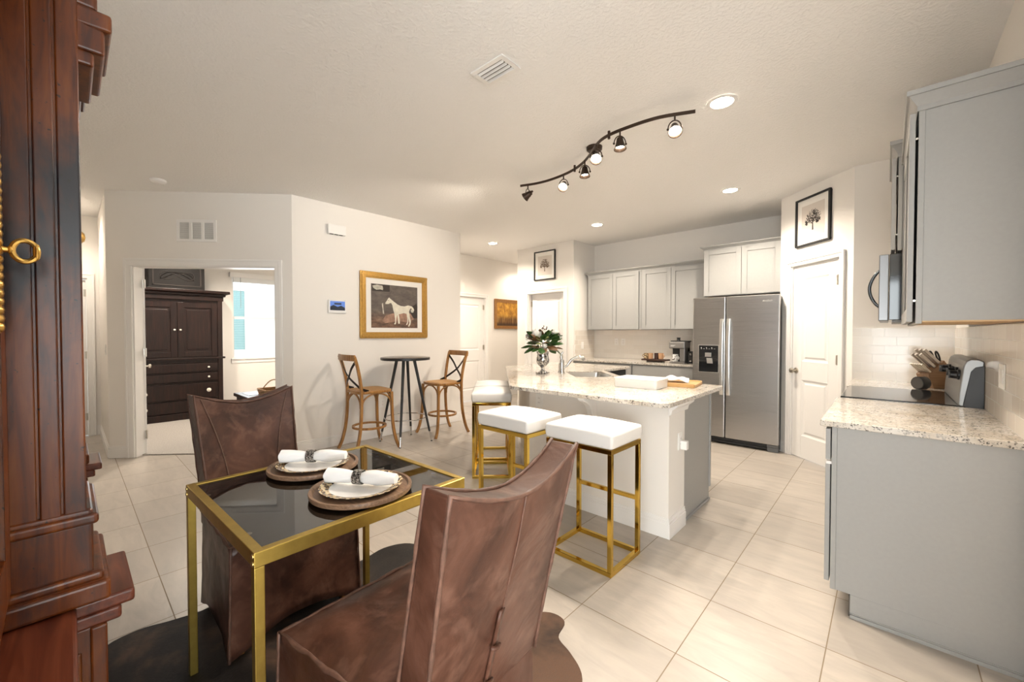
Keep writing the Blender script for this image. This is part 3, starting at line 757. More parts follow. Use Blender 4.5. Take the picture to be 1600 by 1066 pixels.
# local: x right (world +y), front -Y ; half width .57, front face at y=-.28 (world x=-7.90)
b = MB(); b.box(-.57, .57, -.262, .29, .10, 1.90); b.box(-.60, .60, -.30, .30, 0, .10)
for s in (-1, 1): b.box(s*.57, s*.505, -.285, -.25, .10, 1.84)
for z in (.855, .70, .55, .285): b.box(-.505, .505, -.272, -.25, z, z + .02)
b.box(-.60, .60, -.30, .2, .915, .945)
b.build('carcass', ESPR, ba, bev=.005)
b = MB(); b.box(-.585, .585, -.295, .30, 1.83, 1.90); b.box(-.61, .61, -.32, .30, 1.90, 1.93); b.box(-.66, .66, -.37, .30, 1.95, 1.985); b.ext([(-.61, -.32, 1.93), (.61, -.32, 1.93), (.66, -.37, 1.95), (-.66, -.37, 1.95)], (0, .3, 0)); b.build('cornice', ESPR, ba, bev=.006)
KN = plain('ceramic_knob', (.70, .66, .58), .25)
for s in (-1, 1):
    x0, x1 = (-.50, -.004) if s < 0 else (.004, .50)
    b = MB(); z0, z1 = .955, 1.79
    b.box(x0, x0+.075, -.285, -.262, z0, z1); b.box(x1-.075, x1, -.285, -.262, z0, z1); b.box(x0+.075, x1-.075, -.285, -.262, z1-.08, z1); b.box(x0+.075, x1-.075, -.285, -.262, z0, z0+.08)
    b.box(x0+.075, x1-.075, -.272, -.262, z0+.08, z1-.08); b.box(x0+.11, x1-.11, -.279, -.268, z0+.115, z1-.115)
    d = b.build('door', ESPR, ba, bev=.004)
    b = MB(); b.ball((s*.035, -.30, 1.37), .015, .018, .015); part_label(b.build('knob', KN, d, smooth=True), 'small pale round knob')
for (z0, z1, big) in ((.725, .85, 0), (.575, .695, 0), (.31, .54, 1), (.11, .28, 1)):
    b = MB(); b.box(-.50, .50, -.282, -.262, z0, z1); d = b.build('drawer', ESPR, ba, bev=.005)
    for x in (-.38, .38):
        b = MB()
        if big: b.lathe([(.030, 0), (.030, .006), (.022, .010), (.010, .012), (.010, .02), (1e-5, .024)], 18, (x, -.282, (z0+z1)/2), M=Matrix.Rotation(D(90), 3, 'X'))
        else: b.ball((x, -.296, (z0+z1)/2), .016, .016, .016)
        part_label(b.build('knob', KN, d, smooth=40), 'small pale round knob')
bc = thing('carved_chest', 'black carved chest on top of the bedroom armoire', 'chest', (-8.14, 1.135, 1.998), D(90))
b = MB(); b.box(-.335, .335, -.20, .20, 0, .40); b.build('box', BLKWOOD, bc, bev=.008)
b = MB(); b.box(-.345, .345, -.21, .21, .40, .46); b.build('lid', BLKWOOD, bc, bev=.012)
b = MB(); b.box(-.29, .29, -.208, -.2, .05, .065); b.box(-.29, .29, -.208, -.2, .335, .35); b.box(-.29, -.275, -.208, -.2, .05, .35); b.box(.275, .29, -.208, -.2, .05, .35)
for ph in (0, 1, 2):
    pts = [(.20*math.sin(w), -.206, .2 + .055*math.sin(2*w + ph*1.05)*(1 if ph else 1.1)) for w in [2*PI*k/40 for k in range(40)]]
    b.tube(pts, .0045, 6, closed=True)
b.build('carving', plain('chest_carving', (.045, .036, .032), .3), bc, smooth=40)
# blinds raised at the bedroom window
bl = thing('window_blind', 'white blind raised to the top of the bedroom window', 'blind', (-8.55, 2.46, 2.34), D(90))
b = MB(); b.box(-.53, .53, -.075, -.002, -.02, .065); b.build('headrail', TRIM, bl, bev=.003)
b = MB()
for i in range(9): b.box(-.475, .475, -.055, -.005, -.105 + i*.010, -.098 + i*.010)
b.build('slats', PLATE, bl)
b = MB(); b.tube([(-.37, -.06, -.02), (-.37, -.06, -.56)], .004, 6); b.build('wand', plain('clear_wand', (.35, .36, .36), .2), bl)
# dark desk and basket
dk = thing('bedroom_bench_chest', 'low dark wood chest by the bedroom window', 'chest', (-6.12, 1.77, .012), 0)
b = MB(); b.box(-.42, .42, -.26, .26, .465, .508); b.build('top', ESPR, dk, bev=.008)
b = MB(); b.box(-.39, .39, -.23, .23, .06, .465); b.build('body', ESPR, dk, bev=.004)
for sx in (-.34, .34):
    for sy in (-.18, .18): q = MB(); q.box(sx-.03, sx+.03, sy-.03, sy+.03, 0, .06); q.build('foot', ESPR, dk, bev=.004)
pp = MB(); pp.box(-.16, .16, -.11, .11, 0, .004); pp = tag(pp.build('paper_sheet', plain('bluish_paper', (.50, .53, .62), .5)), 'pale sheet of paper on the low bedroom chest', 'paper'); pp.location = (-6.24, 1.69, .5205)
bk = thing('wicker_basket', 'brown wicker basket with a bowed handle on the low bedroom chest', 'basket', (-5.955, 1.83, .5205), D(0))
b = MB(); b.prism([(-.17, -.13), (.17, -.13), (.17, .13), (-.17, .13)], 0, .012); 
for (p0, p1) in (((-.17,-.13),(.17,-.13)), ((.17,-.13),(.17,.13)), ((.17,.13),(-.17,.13)), ((-.17,.13),(-.17,-.13))):
    for k in range(5): b.tube([(p0[0]*(1+.02*k), p0[1]*(1+.02*k), .012+k*.016), (p1[0]*(1+.02*k), p1[1]*(1+.02*k), .012+k*.016)], .009, 6)
b.build('body', WOOLB, bk, smooth=40)
b = MB(); b.tube([(.0, -.14 + .28*k/12, .08 + .12*math.sin(PI*k/12)) for k in range(13)], .007, 6); b.build('handle', WOOLB, bk, smooth=40)

# ------------------------------------------------------------------ antique breakfront cabinet at the left edge
ar = thing('breakfront_cabinet', 'antique red brown breakfront cabinet with brass pulls, at left', 'cabinet', (-1.65, -.25, 0))
Oa = Vector((-1.65, -.25, 0))
def ab(fn, name, mat=CHERRY, bev=.006, parent=ar, seg=3, smooth=None):
    b = MB(); fn(b); return b.build(name, mat, parent, bev=bev, seg=seg, off=Oa, smooth=smooth)
YB = -.50
def _(b):
    b.box(-2.70, -.62, YB, -.085, .80, 2.02); b.box(-2.70, -.62, YB, -.06, 0, .77)
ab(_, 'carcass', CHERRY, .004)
TOWERS = ((-1.43, -1.20), (-2.70, -2.47))
for (a, c) in TOWERS:
    def _(b):
        b.box(a, c, -.086, .012, .94, 2.02)
        yy = .015
        b.box(a + .01, c + .002, -.09, -.045, .965, 2.02); b.box(a + .01, c + .004, -.042, -.014, .965, 2.02); b.box(a + .01, c + .003, -.011, .021, .965, 2.02)
    ab(_, 'tower', CHERRY, .003)
    def _(b):
        b.box(a - .012, c + .012, -.1, .038, .940, .962); b.box(a - .006, c + .006, -.1, .030, .955, .972)
        b.box(a - .002, c + .002, -.1, .030, .830, .945)
        b.box(a - .03, c + .03, -.12, .0528, .785, .826); b.box(a - .014, c + .014, -.12, .044, .822, .842)
    ab(_, 'tower_moulding', CHERRY, .007, seg=3)
    def _(b):
        b.box(a, c, -.1, .091, .749, .777); b.box(a - .001, c + .001, -.1, .07, .722, .75)
    ab(_, 'tower_ledge', CHERRY2, .006)
    def _(b):
        b.box(a, c - .0, -.1, .046, .10, .725); b.box(a + .02, c + .004, -.10, .010, .12, .68); b.box(a, c + .008, .022, .0475, .10, .725)
        b.box(a - .02, c + .02, -.1, .07, 0, .10)
    ab(_, 'tower_base', CHERRY, .004)
for (a, c) in ((-1.42, -1.20), (-1.93, -1.75)):
    def _(b):
        if c < -1.5:
            b.box(a, c, .0, .036, 2.015, 2.045); b.box(a, c, .0, .046, 2.045, 2.078); return
        b.box(a, c, .0, .060 if c > -1.5 else .035, 1.903, 1.955); b.box(a, c, .0, .071 if c > -1.5 else .045, 1.955 if c > -1.5 else 1.985, 1.992 if c > -1.5 else 2.01); b.box(a + .01, c - .004, .0, .044 if c > -1.5 else .03, 1.875, 1.905); b.box(a, c, .0, .05, 1.99, 2.03)
    ab(_, 'cornice_block', CHERRY, .006)
def _(b): b.box(-2.74, -.60, YB, -.02, 2.02, 2.08); b.box(-2.77, -.58, YB, .0, 2.08, 2.12)
ab(_, 'cornice', CHERRY, .01)
# doors: left wing (nearest the camera), centre pair
for (a, c, y, hx) in ((-1.19, -.63, -.078, None), (-1.94, -1.44, -.010, -1.80), (-2.46, -1.95, -.010, None)):
    def _(b):
        b.box(a, a+.08, y-.008, y, .85, 1.88); b.box(c-.08, c, y-.008, y, .85, 1.88); b.box(a+.08, c-.08, y-.008, y, .85, .94); b.box(a+.08, c-.08, y-.008, y, 1.79, 1.88)
        b.box(a, c, -.09, y-.008, .85, 1.88)
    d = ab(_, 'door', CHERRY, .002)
    if hx:
        def _(b):
            b.lathe([(.020, 0), (.022, .005), (.010, .010), (.009, .022), (.018, .030), (.020, .040), (.012, .048), (1e-5, .05)], 16, (hx, y, 1.62), M=Matrix.Rotation(D(-90), 3, 'X'))
        part_label(ab(_, 'door_pull', BRASS, 0, d, smooth=40), 'brass knob')
    if c > -1:
        def _(b):
            ex = -1.06
            for k in range(21):
                z = 1.34 + k*.0138; w = .012 + .006*abs(math.sin(k*1.3))
                b.ball((ex, y + .003, z), w, .006, .009, 8, 6)
            b.box(ex - .010, ex + .010, y - .001, y + .004, 1.33, 1.625)
        part_label(ab(_, 'escutcheon', BRASS, 0, d, smooth=40), 'long ornate brass escutcheon')
        def _(b):
            ex = -1.06
            b.tube([(ex, y, 1.467), (ex, y + .016, 1.467)], [.006, .0045], 10)
            ring = [(ex, y + .031 + .013*math.cos(w)*1.05, 1.467 + .0175*math.sin(w)) for w in [2*PI*k/24 for k in range(24)]]
            ring = [(p[0], p[1], p[2]) for p in ring]
            b.tube(ring, .0042, 8, closed=True); b.ball((ex, y + .044, 1.467), .006, .005, .0145, 10, 8); b.ball((ex, y + .016, 1.467), .006, .004, .007, 10, 8)
        part_label(ab(_, 'key', BRASS, 0, d, smooth=40), 'brass key with a ring bow')
def _(b): b.box(-1.19, -.62, YB, .004, .752, .783); 
ab(_, 'writing_ledge', CHERRY2, .006)
def _(b): b.box(-2.46, -1.44, YB, .02, .752, .777)
ab(_, 'centre_ledge', CHERRY2, .006)

# ------------------------------------------------------------------ cowhide rug
rp = [(-2.40,.078),(-2.445,.19),(-2.412,.31),(-2.395,.44),(-2.46,.62),(-2.62,.80),(-2.56,.98),(-2.33,1.06),(-2.24,1.12),(-2.27,1.30),(-2.20,1.44),(-2.02,1.47),(-1.75,1.38),(-1.45,1.36),(-1.27,1.44),(-1.16,1.53),(-1.075,1.525),(-1.04,1.43),(-.95,1.39),(-.86,1.335),(-.78,1.22),(-.66,1.12),(-.42,1.10),(-.22,.92),(-.30,.66),(-.26,.40),(-.42,.22),(-.62,.10),(-.70,-.12),(-.88,-.30),(-1.12,-.24),(-1.135,-.02),(-1.16,.115),(-1.5,.12),(-1.9,.10),(-2.2,.078)]
def cat2(ps, n=5):
    out = []; N = len(ps); P = [Vector(p) for p in ps]
    for i in range(N):
        a, b_, c, d = P[i-1], P[i], P[(i+1) % N], P[(i+2) % N]
        for k in range(n):
            t = k/n; out.append(.5*((2*b_) + (-a+c)*t + (2*a-5*b_+4*c-d)*t*t + (-a+3*b_-3*c+d)*t**3))
    return [(p.x, p.y) for p in out]
b = MB(); b.prism(cat2(rp), .0008, .0075)
tag(b.build('cowhide_rug', HIDE, bev=.002), 'dark brown cowhide rug under the glass table', 'rug')

# ------------------------------------------------------------------ glass table
TB = (-1.62, .690); TR = D(2)
gt = thing('dining_table', 'square brass framed dining table with a smoked glass top', 'table', (TB[0], TB[1], .0075), TR)
hw_, hd_, tz = .378, .378, .738
def _frame(b):
    w = .026
    for s in (-1, 1):
        b.box(-hw_, hw_, s*hd_, s*(hd_ - w), tz - .042, tz); b.box(s*hw_, s*(hw_ - w), -hd_ + w, hd_ - w, tz - .042, tz)
b = MB(); _frame(b); b.build('frame', GOLDM, gt, bev=.002)
for sx in (-1, 1):
    for sy in (-1, 1):
        b = MB(); b.box(sx*hw_, sx*(hw_ - .026), sy*hd_, sy*(hd_ - .026), 0, tz - .042); lg = b.build('leg', GOLDM, gt, bev=.002)
        b = MB()
        for z in (.725, .705): b.lathe([(.0075, 0), (.0075, .002), (.004, .0035), (1e-5, .003)], 12, (sx*(hw_ - .013), sy*hd_, z), M=Matrix.Rotation(D(90)*(1 if sy < 0 else -1), 3, 'X'))
        part_label(b.build('bolt', plain('bolt_brass', (.75, .62, .30), .3, 1) if 'bolt_brass' not in bpy.data.materials else bpy.data.materials['bolt_brass'], lg), 'round bolt head')
b = MB(); b.box(-hw_ + .026, hw_ - .026, -hd_ + .026, hd_ - .026, tz - .010, tz - .003); b.build('glass_top', GLTAB, gt)
b = MB()
for (x, y) in ((-.22, -.345), (.22, -.345), (-.22, .345), (.22, .345), (.345, .1), (-.345, .1)): b.lathe([(.011, -.006), (.011, 0)], 14, (x, y, tz - .010))
part_label(b.build('glass_pad', plain('clear_pad', (.55, .50, .40), .2), gt), 'small round glass pads')
TZ0 = .0075 + tz + .001

# ------------------------------------------------------------------ place settings
def setting(x, y, rz, who, leop):
    c = thing('charger', 'round dark wood charger plate at the %s place setting' % who, 'charger plate', (x, y, TZ0 - .0005), 0, 'wooden charger plates')
    b = MB(); b.lathe([(1e-5, 0), (.165, 0), (.178, .006), (.180, .016), (.178, .021), (.168, .021), (.163, .013), (1e-5, .012)], 56); b.build('plate', CHARGER, c, smooth=35)
    p = thing('dinner_plate', 'white dinner plate with a leopard print rim, %s place setting' % who, 'plate', (x, y, TZ0 + .0125), 0, 'leopard rim plates')
    b = MB(); b.lathe([(1e-5, 0), (.098, 0), (.113, .0062), (.113, .009), (.095, .006), (1e-5, .0055)], 48); b.build('well', CHINA, p, smooth=50)
    b = MB(); b.lathe([(.112, .0062), (.131, .0105), (.144, .015), (.146, .017), (.143, .0175), (.131, .013), (.112, .0092), (.112, .0062)], 56, cap=False); part_label(b.build('rim', LEOP, p, smooth=50), 'leopard print rim')
    n = thing('napkin', 'rolled white napkin on the %s plate' % who, 'napkin', (x, y, TZ0 + .026), rz, 'rolled white napkins')
    def fn(u, v):
        xx = -.135 + .27*v; a = 2*PI*u
        r = .024 + .003*math.sin(9*v + 1) - .010*math.exp(-((v - .46)/.07)**2) - .006*max(0, v - .7)*3
        wob = .0018*math.sin(5*a + 14*v)
        return (xx, (r + wob)*1.18*math.cos(a), .026 + (r + wob)*.95*math.sin(a) + .012*max(0, .12 - v) * 1.0 - .0)
    b = MB(); b.grid(fn, 26, 26, cu=True); b.add([fn(k/26, 0) for k in range(26)], [list(range(26))]); b.add([fn(k/26, 1) for k in range(26)], [list(range(26))[::-1]])
    b.build('cloth', LINEN, n, smooth=60, weld=True)
    r = thing('napkin_ring', 'etched dark metal napkin ring on the %s napkin' % who, 'napkin ring', (x, y, TZ0 + .026), rz, 'napkin rings')
    b = MB(); M = Matrix.Rotation(D(90), 3, 'Y'); b.lathe([(.0235, -.017), (.0265, -.017), (.0272, 0), (.0265, .017), (.0235, .017), (.0235, -.017)], 28, (-.011, 0, .0255), M=M, cap=False); b.build('band', RINGM, r, smooth=40)
setting(-1.825, .715, D(47), 'far left', 1)
setting(-1.425, .728, D(34), 'near right', 1)

# ------------------------------------------------------------------ slipcovered leather chairs
def leather_chair():
    t = thing('dining_chair', 'brown leather slipcovered dining chair behind the glass table', 'chair', (0, 0, 0), 0, 'leather dining chairs')
    W = .272; SH = .47
    # back: closed shell, front -Y
    def ztop(u): return .955 + .062*abs(u)**1.7
    NB, NF, NV = 14, 14, 16
    b = MB(); rings = []
    for j in range(NV+1):
        v = j/NV; ring = []
        def P(u, side):
            z0 = .40; zt = ztop(u); z = z0 + (zt - z0)*v
            k = (z - z0)/.62
            hw = .213 + .024*max(0, k)**1.3
            lean = .205 + .137*k**1.05
            th = .052 - .012*k
            conc = .030*(1 - u*u)*min(1, k*1.4)
            if side == 'b': return (u*hw, lean + th + conc*.8, z)
            return (u*(hw-.004), lean - th + conc*1.0, z)
        for i in range(NB+1): ring.append(P(1 - 2*i/NB, 'b'))
        for i in range(NF+1): ring.append(P(-1 + 2*i/NF, 'f'))
        rings.append(ring)
    n = len(rings[0]); vs = [p for r in rings for p in r]
    fs = [(j*n+i, j*n+(i+1) % n, (j+1)*n+(i+1) % n, (j+1)*n+i) for j in range(NV) for i in range(n)]
    base = NV*n
    for i in range(NB): fs.append((base+i, base+i+1, base+n-2-i, base+n-1-i))
    for i in range(NB): fs.append((n-1-i, n-2-i, i+1, i))
    b.add(vs, fs)
    o = b.build('backrest', LEATHER, t, smooth=50); bv = o.modifiers.new('bevel', 'BEVEL'); bv.width = .009; bv.segments = 3; bv.limit_method = 'ANGLE'; bv.angle_limit = D(40)
    displace(o, .004, .10)
    # raw-edge piping along both faces of the back, and front darts
    def Q(u, v, side, off):
        zt = ztop(u); z = .40 + (zt - .40)*v; k = (z - .40)/.62
        hw = .213 + .024*max(0, k)**1.3; lean = .205 + .137*k**1.05; th = .052 - .012*k; conc = .030*(1 - u*u)*min(1, k*1.4)
        return (u*hw, lean + th + conc*.8 + off, z) if side == 'b' else (u*(hw-.004), lean - th + conc - off, z)
    SEAM = plain('raw_leather_edge', (.10, .047, .03), .6, var=.3, vs=40)
    for side in ('b', 'f'):
        pts = [Q(-.995, k/14, side, 0) for k in range(15)] + [Q(-.995 + 1.99*k/14, 1.0, side, 0) for k in range(1, 14)] + [Q(.995, 1 - k/14, side, 0) for k in range(15)]
        b = MB(); b.tube(pts, [.005 + .0013*math.sin(k*2.3) for k in range(len(pts))], 6); part_label(b.build('seam', SEAM, t, smooth=True), 'raw edged leather seam')
    for s in (-1, 1):
        pts = [Q(s*(.52 + .36*(k/12)**2.2), .12 + .86*k/12, 'f', .0015) for k in range(13)]
        b = MB(); b.tube(pts, .003, 6); b.build('dart', SEAM, t, smooth=True)
    # centre back seam with open pleat and toggle
    b = MB(); b.tube([Q(.05, .46 + .53*k/10, 'b', .001) for k in range(11)], .0022, 6); b.build('back_seam', SEAM, t, smooth=True)
    b = MB()
    P1 = [Q(.03, .02 + .45*k/8, 'b', .004) for k in range(9)]; P2 = [Q(.13, .02 + .45*k/8, 'b', .009) for k in range(9)]
    b.add([p for q in zip(P1, P2) for p in q], [(2*k, 2*k+1, 2*k+3, 2*k+2) for k in range(8)])
    o = b.build('pleat', LEATHER, t, smooth=True); so = o.modifiers.new('solid', 'SOLIDIFY'); so.thickness = .006
    for zz in (.28, .10):
        b = MB(); a_ = Vector(Q(-.01, zz, 'b', .006)); c_2 = Vector(Q(.20, zz + .035, 'b', .014)); b.tube([a_, (a_ + c_2)/2 + Vector((0, .006, 0)), c_2], [.004, .006, .005], 8); b.build('toggle', LEATHER, t, smooth=True)
    # seat and skirt: one shell around a rounded rectangle, flaring to the hem
    NS = 64; NZ = 10
    def rect(w):
        w = (w % 1)*4; k = int(w); f = w - k; X, Y0, Y1 = W, -.285, .240
        c = [(-X, Y0), (X, Y0), (X*.80, Y1), (-X*.80, Y1)]; a_, c2 = c[k], c[(k+1) % 4]
        return (a_[0] + (c2[0]-a_[0])*f, a_[1] + (c2[1]-a_[1])*f, f)
    def skirt(u, v):
        x, y, f = rect(u); z = SH - .004
        hem = .016 + .07*math.sin(PI*f)**1.3
        zz = z + (hem - z)*v; fl = 1 + .045*v + .012*v*math.sin(u*2*PI*7 + 1)
        return (x*fl, -.005 + (y+.005)*(1 + .035*v + .010*v*math.sin(u*2*PI*9)), zz)
    b = MB(); b.grid(skirt, NS, NZ, cu=True); o = b.build('skirt', LEATHER, t, smooth=50); so = o.modifiers.new('solid', 'SOLIDIFY'); so.thickness = .006; so.offset = -1; displace(o, .010, .12)
    def cush(u, v):
        x = (-W + 2*W*u)*(1 - .17*v); y = -.285 + .52*v; e = min(u, 1-u, v, 1-v)
        return (x, y, SH + .020*min(1, e*7) + .010*math.sin(PI*u)*math.sin(PI*v))
    b = MB(); b.grid(cush, 24, 24); b.prism([(-W, -.285), (W, -.285), (W*.83, .235), (-W*.83, .235)], SH - .06, SH)
    o = b.build('seat', LEATHER, t, smooth=50, weld=True); displace(o, .008, .09)
    pts = [(-W*.83, .235, SH), (-W, -.287, SH), (W, -.287, SH), (W*.83, .235, SH)]; fine = []
    for a_, c2 in zip(pts[:-1], pts[1:]):
        for k in range(14): fine.append((a_[0] + (c2[0]-a_[0])*k/14, a_[1] + (c2[1]-a_[1])*k/14, SH + .004*math.sin(k*1.9)))
    fine.append(pts[-1])
    b = MB(); b.tube(fine, [.006 + .002*math.sin(k*1.7) for k in range(len(fine))], 6); part_label(b.build('seat_seam', SEAM, t, smooth=True), 'raw edged leather seam')
    for sx in (-1, 1):
        b = MB(); pts = [(sx*W*(1 + .045*k/10) , -.290*(1+.035*k/10) - .003, SH - (SH - .02)*k/10) for k in range(11)]
        b.tube(pts, [.005 + .0015*math.sin(k*2.1) for k in range(11)], 6); part_label(b.build('corner_seam', SEAM, t, smooth=True), 'raw edged leather seam')
    for sx in (-1, 1):
        for sy in (-.24, .20):
            b = MB(); b.box(sx*(.235 if sy < 0 else .19) - .02, sx*(.235 if sy < 0 else .19) + .02, sy - .02, sy + .02, 0, .12); b.build('leg', BENT, t, bev=.004)
    return t
ch1 = leather_chair(); ch1.location = (-2.215, .668, .0078); ch1.rotation_euler = (0, 0, D(90 + 5))
dup(ch1, (-.995, .688, .0078), D(-90 + 4), 'brown leather slipcovered dining chair nearest the camera, seen from behind')

# ------------------------------------------------------------------ gold bar stools
def gold_stool():
    t = thing('bar_stool', 'white seat gold bar stool nearest the camera', 'bar stool', (0, 0, 0), 0, 'gold bar stools')
    w, d, q, H = .222, .178, .0125, .695
    for sx in (-1, 1):
        for sy in (-1, 1):
            b = MB(); b.box(sx*w, sx*(w - .025), sy*d, sy*(d - .025), .025, H - .025); b.build('leg', GOLDP, t, bev=.0015)
    for (z0, z1, nm) in ((0, .025, 'base_rail'), (H - .025, H, 'seat_rail')):
        b = MB()
        for s in (-1, 1):
            b.box(-w, w, s*d, s*(d - .025), z0, z1); b.box(s*w, s*(w - .025), -d + .025, d - .025, z0, z1)
        b.build(nm, GOLDP, t, bev=.0015)
    b = MB(); b.box(-w + .025, w - .025, d - .025, d - .005, .325, .350); b.build('footrest', GOLDP, t, bev=.0015)
    b = MB(); b.box(-w + .02, w - .02, -d + .02, d - .02, H - .012, H - .002); b.build('seat_base', BLACK, t)
    b = MB()
    X, Y = w + .006, d + .006
    def cu(u, v):
        x = -X + 2*X*u; y = -Y + 2*Y*v; e = 1 - max(abs(2*u-1), abs(2*v-1))**6
        return (x, y, H + .088 + .030*math.sin(PI*u)**.7*math.sin(PI*v)**.7)
    b.grid(cu, 16, 16)
    n = 17
    ring = [(k, 0) for k in range(16)] + [(16, k) for k in range(16)] + [(16-k, 16) for k in range(16)] + [(0, 16-k) for k in range(16)]
    top = [cu(i/16, j/16) for i, j in ring]; bot = [(x*.985, y*.985, H + .002) for x, y, z in top]; mid = [(x*1.012, y*1.012, H + .045) for x, y, z in top]
    N = len(top); b.add(top + mid + bot, [(i, (i+1) % N, N + (i+1) % N, N + i) for i in range(N)] + [(N+i, N+(i+1) % N, 2*N+(i+1) % N, 2*N+i) for i in range(N)] + [[2*N+i for i in range(N)]])
    o = b.build('cushion', WHLEA, t, bev=.014, seg=3, smooth=60, weld=True); o.modifiers['bevel'].angle_limit = D(38)
    return t
st = gold_stool(); st.location = (-1.308, 2.150, 0)
dup(st, (-1.868, 2.105, 0), 0, 'white seat gold bar stool second from the camera along the island')
dup(st, (-2.81, 2.765, 0), D(-45), 'white seat gold bar stool third from the camera, at the angled island corner')
dup(st, (-3.18, 3.135, 0), D(-45), 'white seat gold bar stool farthest from the camera, behind another stool')

# ------------------------------------------------------------------ bistro table
bt = thing('bistro_table', 'tall round black bistro table between two wooden bar chairs', 'table', (-4.36, 2.805, 0))
b = MB(); b.lathe([(1e-5, 1.008), (.285, 1.008), (.292, 1.014), (.292, 1.034), (.286, 1.038), (1e-5, 1.038)], 48); b.build('tabletop', plain('bistro_top', (.10, .085, .075), .25), bt, smooth=35)
b = MB(); b.lathe([(.287, 1.006), (.295, 1.006), (.295, 1.036), (.2925, 1.036)], 48, cap=False); b.build('edge_band', BLKPLA, bt, smooth=35)
for sx in (-1, 1):
    for sy in (-1, 1):
        p1 = Vector((sx*.075, sy*.075, 1.006)); p0 = Vector((sx*.222, sy*.222, .008)); k = p0 + (p1-p0)*.115
        b = MB(); b.tube([k, p1], [.013, .019], 12); lg = b.build('leg', BLKPLA, bt, smooth=40)
        b = MB(); b.tube([p0, k], [.009, .0125], 12); part_label(b.build('ferrule', CHROME, lg, smooth=40), 'chrome leg tip')
        b = MB(); b.lathe([(.012, 0), (.012, .008)], 10, (p0.x, p0.y, 0)); b.build('foot', BLACK, lg)
b = MB(); r_ = .178*1.414; b.tube([(r_*math.cos(2*PI*k/40), r_*math.sin(2*PI*k/40), .30) for k in range(40)], .007, 8, closed=True); part_label(b.build('ring', CHROME, bt, smooth=40), 'chrome ring joining the legs')

# ------------------------------------------------------------------ cross back bar chairs
def bar_chair():
    t = thing('bar_chair', 'wooden cross back bar chair left of the bistro table', 'bar chair', (0, 0, 0), 0, 'cross back bar chairs')
    SZ = .665
    for s in (-1, 1):
        pts = [(s*.215, .275, 0), (s*.208, .235, .09), (s*.198, .200, .24), (s*.190, .182, .42), (s*.188, .178, SZ), (s*.190, .192, .80), (s*.198, .225, .96), (s*.206, .262, 1.075)]
        b = MB(); b.tube(cat([(*p,) for p in pts], 5), .016, 10, flat=(.017, .015), up=(0, 1, 0)); b.build('rear_leg', BENT, t, smooth=40)
        pts = [(s*.232, -.255, 0), (s*.218, -.222, .09), (s*.200, -.196, .24), (s*.190, -.186, .42), (s*.186, -.182, SZ - .01)]
        b = MB(); b.tube(cat([(*p,) for p in pts], 5), .016, 10, flat=(.017, .015), up=(0, 1, 0)); b.build('front_leg', BENT, t, smooth=40)
    prof = []
    for k in range(44):
        w = 2*PI*k/44; e = .42; x = .212*math.copysign(abs(math.cos(w))**e, math.cos(w)); y = .205*math.copysign(abs(math.sin(w))**e, math.sin(w)); prof.append((x*(1 - .05*(y > 0)*abs(y)/.2), y))
    b = MB(); b.prism(prof, SZ - .012, SZ + .022); b.build('seat_frame', BENT, t, bev=.008)
    b = MB(); b.prism([(x*.82, y*.82) for x, y in prof], SZ + .0222, SZ + .0262); part_label(b.build('seat', CANE, t), 'woven cane seat panel')
    # top rail
    b = MB(); tr_ = [(x, .262 + .030*(1 - (x/.21)**2), 1.06) for x in [-.212 + .424*k/16 for k in range(17)]]
    b.tube(tr_, .02, 12, flat=(.011, .034), up=(0, 0, 1)); b.build('top_rail', BENT, t, smooth=40)
    # crossed iron straps
    for s in (-1, 1):
        pts = [(s*.196, .240, 1.03), (s*.10, .252, .935), (0, .240 + s*.004, .845), (-s*.10, .215, .775), (-s*.186, .175, .715), (-s*.196, .10, .685)]
        b = MB(); b.tube(cat(pts, 5), .01, 8, flat=(.004, .014), up=(0, .2, 1)); part_label(b.build('cross_strap', IRON, t, smooth=40), 'dark iron cross strap')
    b = MB(); b.ball((0, .250, .845), .008, .006, .008, 10, 6); b.build('rivet', NICKEL, t, smooth=True)
    # bentwood arches under the seat
    for (ax, sgn) in (('x', -1), ('x', 1), ('y', -1), ('y', 1)):
        pts = []
        for k in range(19):
            w = PI*k/18; a_ = .172*math.cos(w); z = SZ - .165 + .150*math.sin(w)**.8
            pts.append((a_, sgn*.184, z) if ax == 'x' else (sgn*.188, a_, z))
        b = MB(); b.tube(pts, .010, 8); b.build('arch', BENT, t, smooth=40)
    b = MB(); b.tube([(.185*math.cos(2*PI*k/40), .182*math.sin(2*PI*k/40), .255) for k in range(40)], .012, 8, closed=True, flat=(.010, .013), up=(0, 0, 1)); b.build('foot_ring', BENT, t, smooth=40)
    return t
bc1 = bar_chair(); bc1.location = (-4.425, 2.36, 0); bc1.rotation_euler = (0, 0, D(180 - 3))
dup(bc1, (-4.385, 3.385, 0), D(-4), 'wooden cross back bar chair right of the bistro table, beside the hall opening')

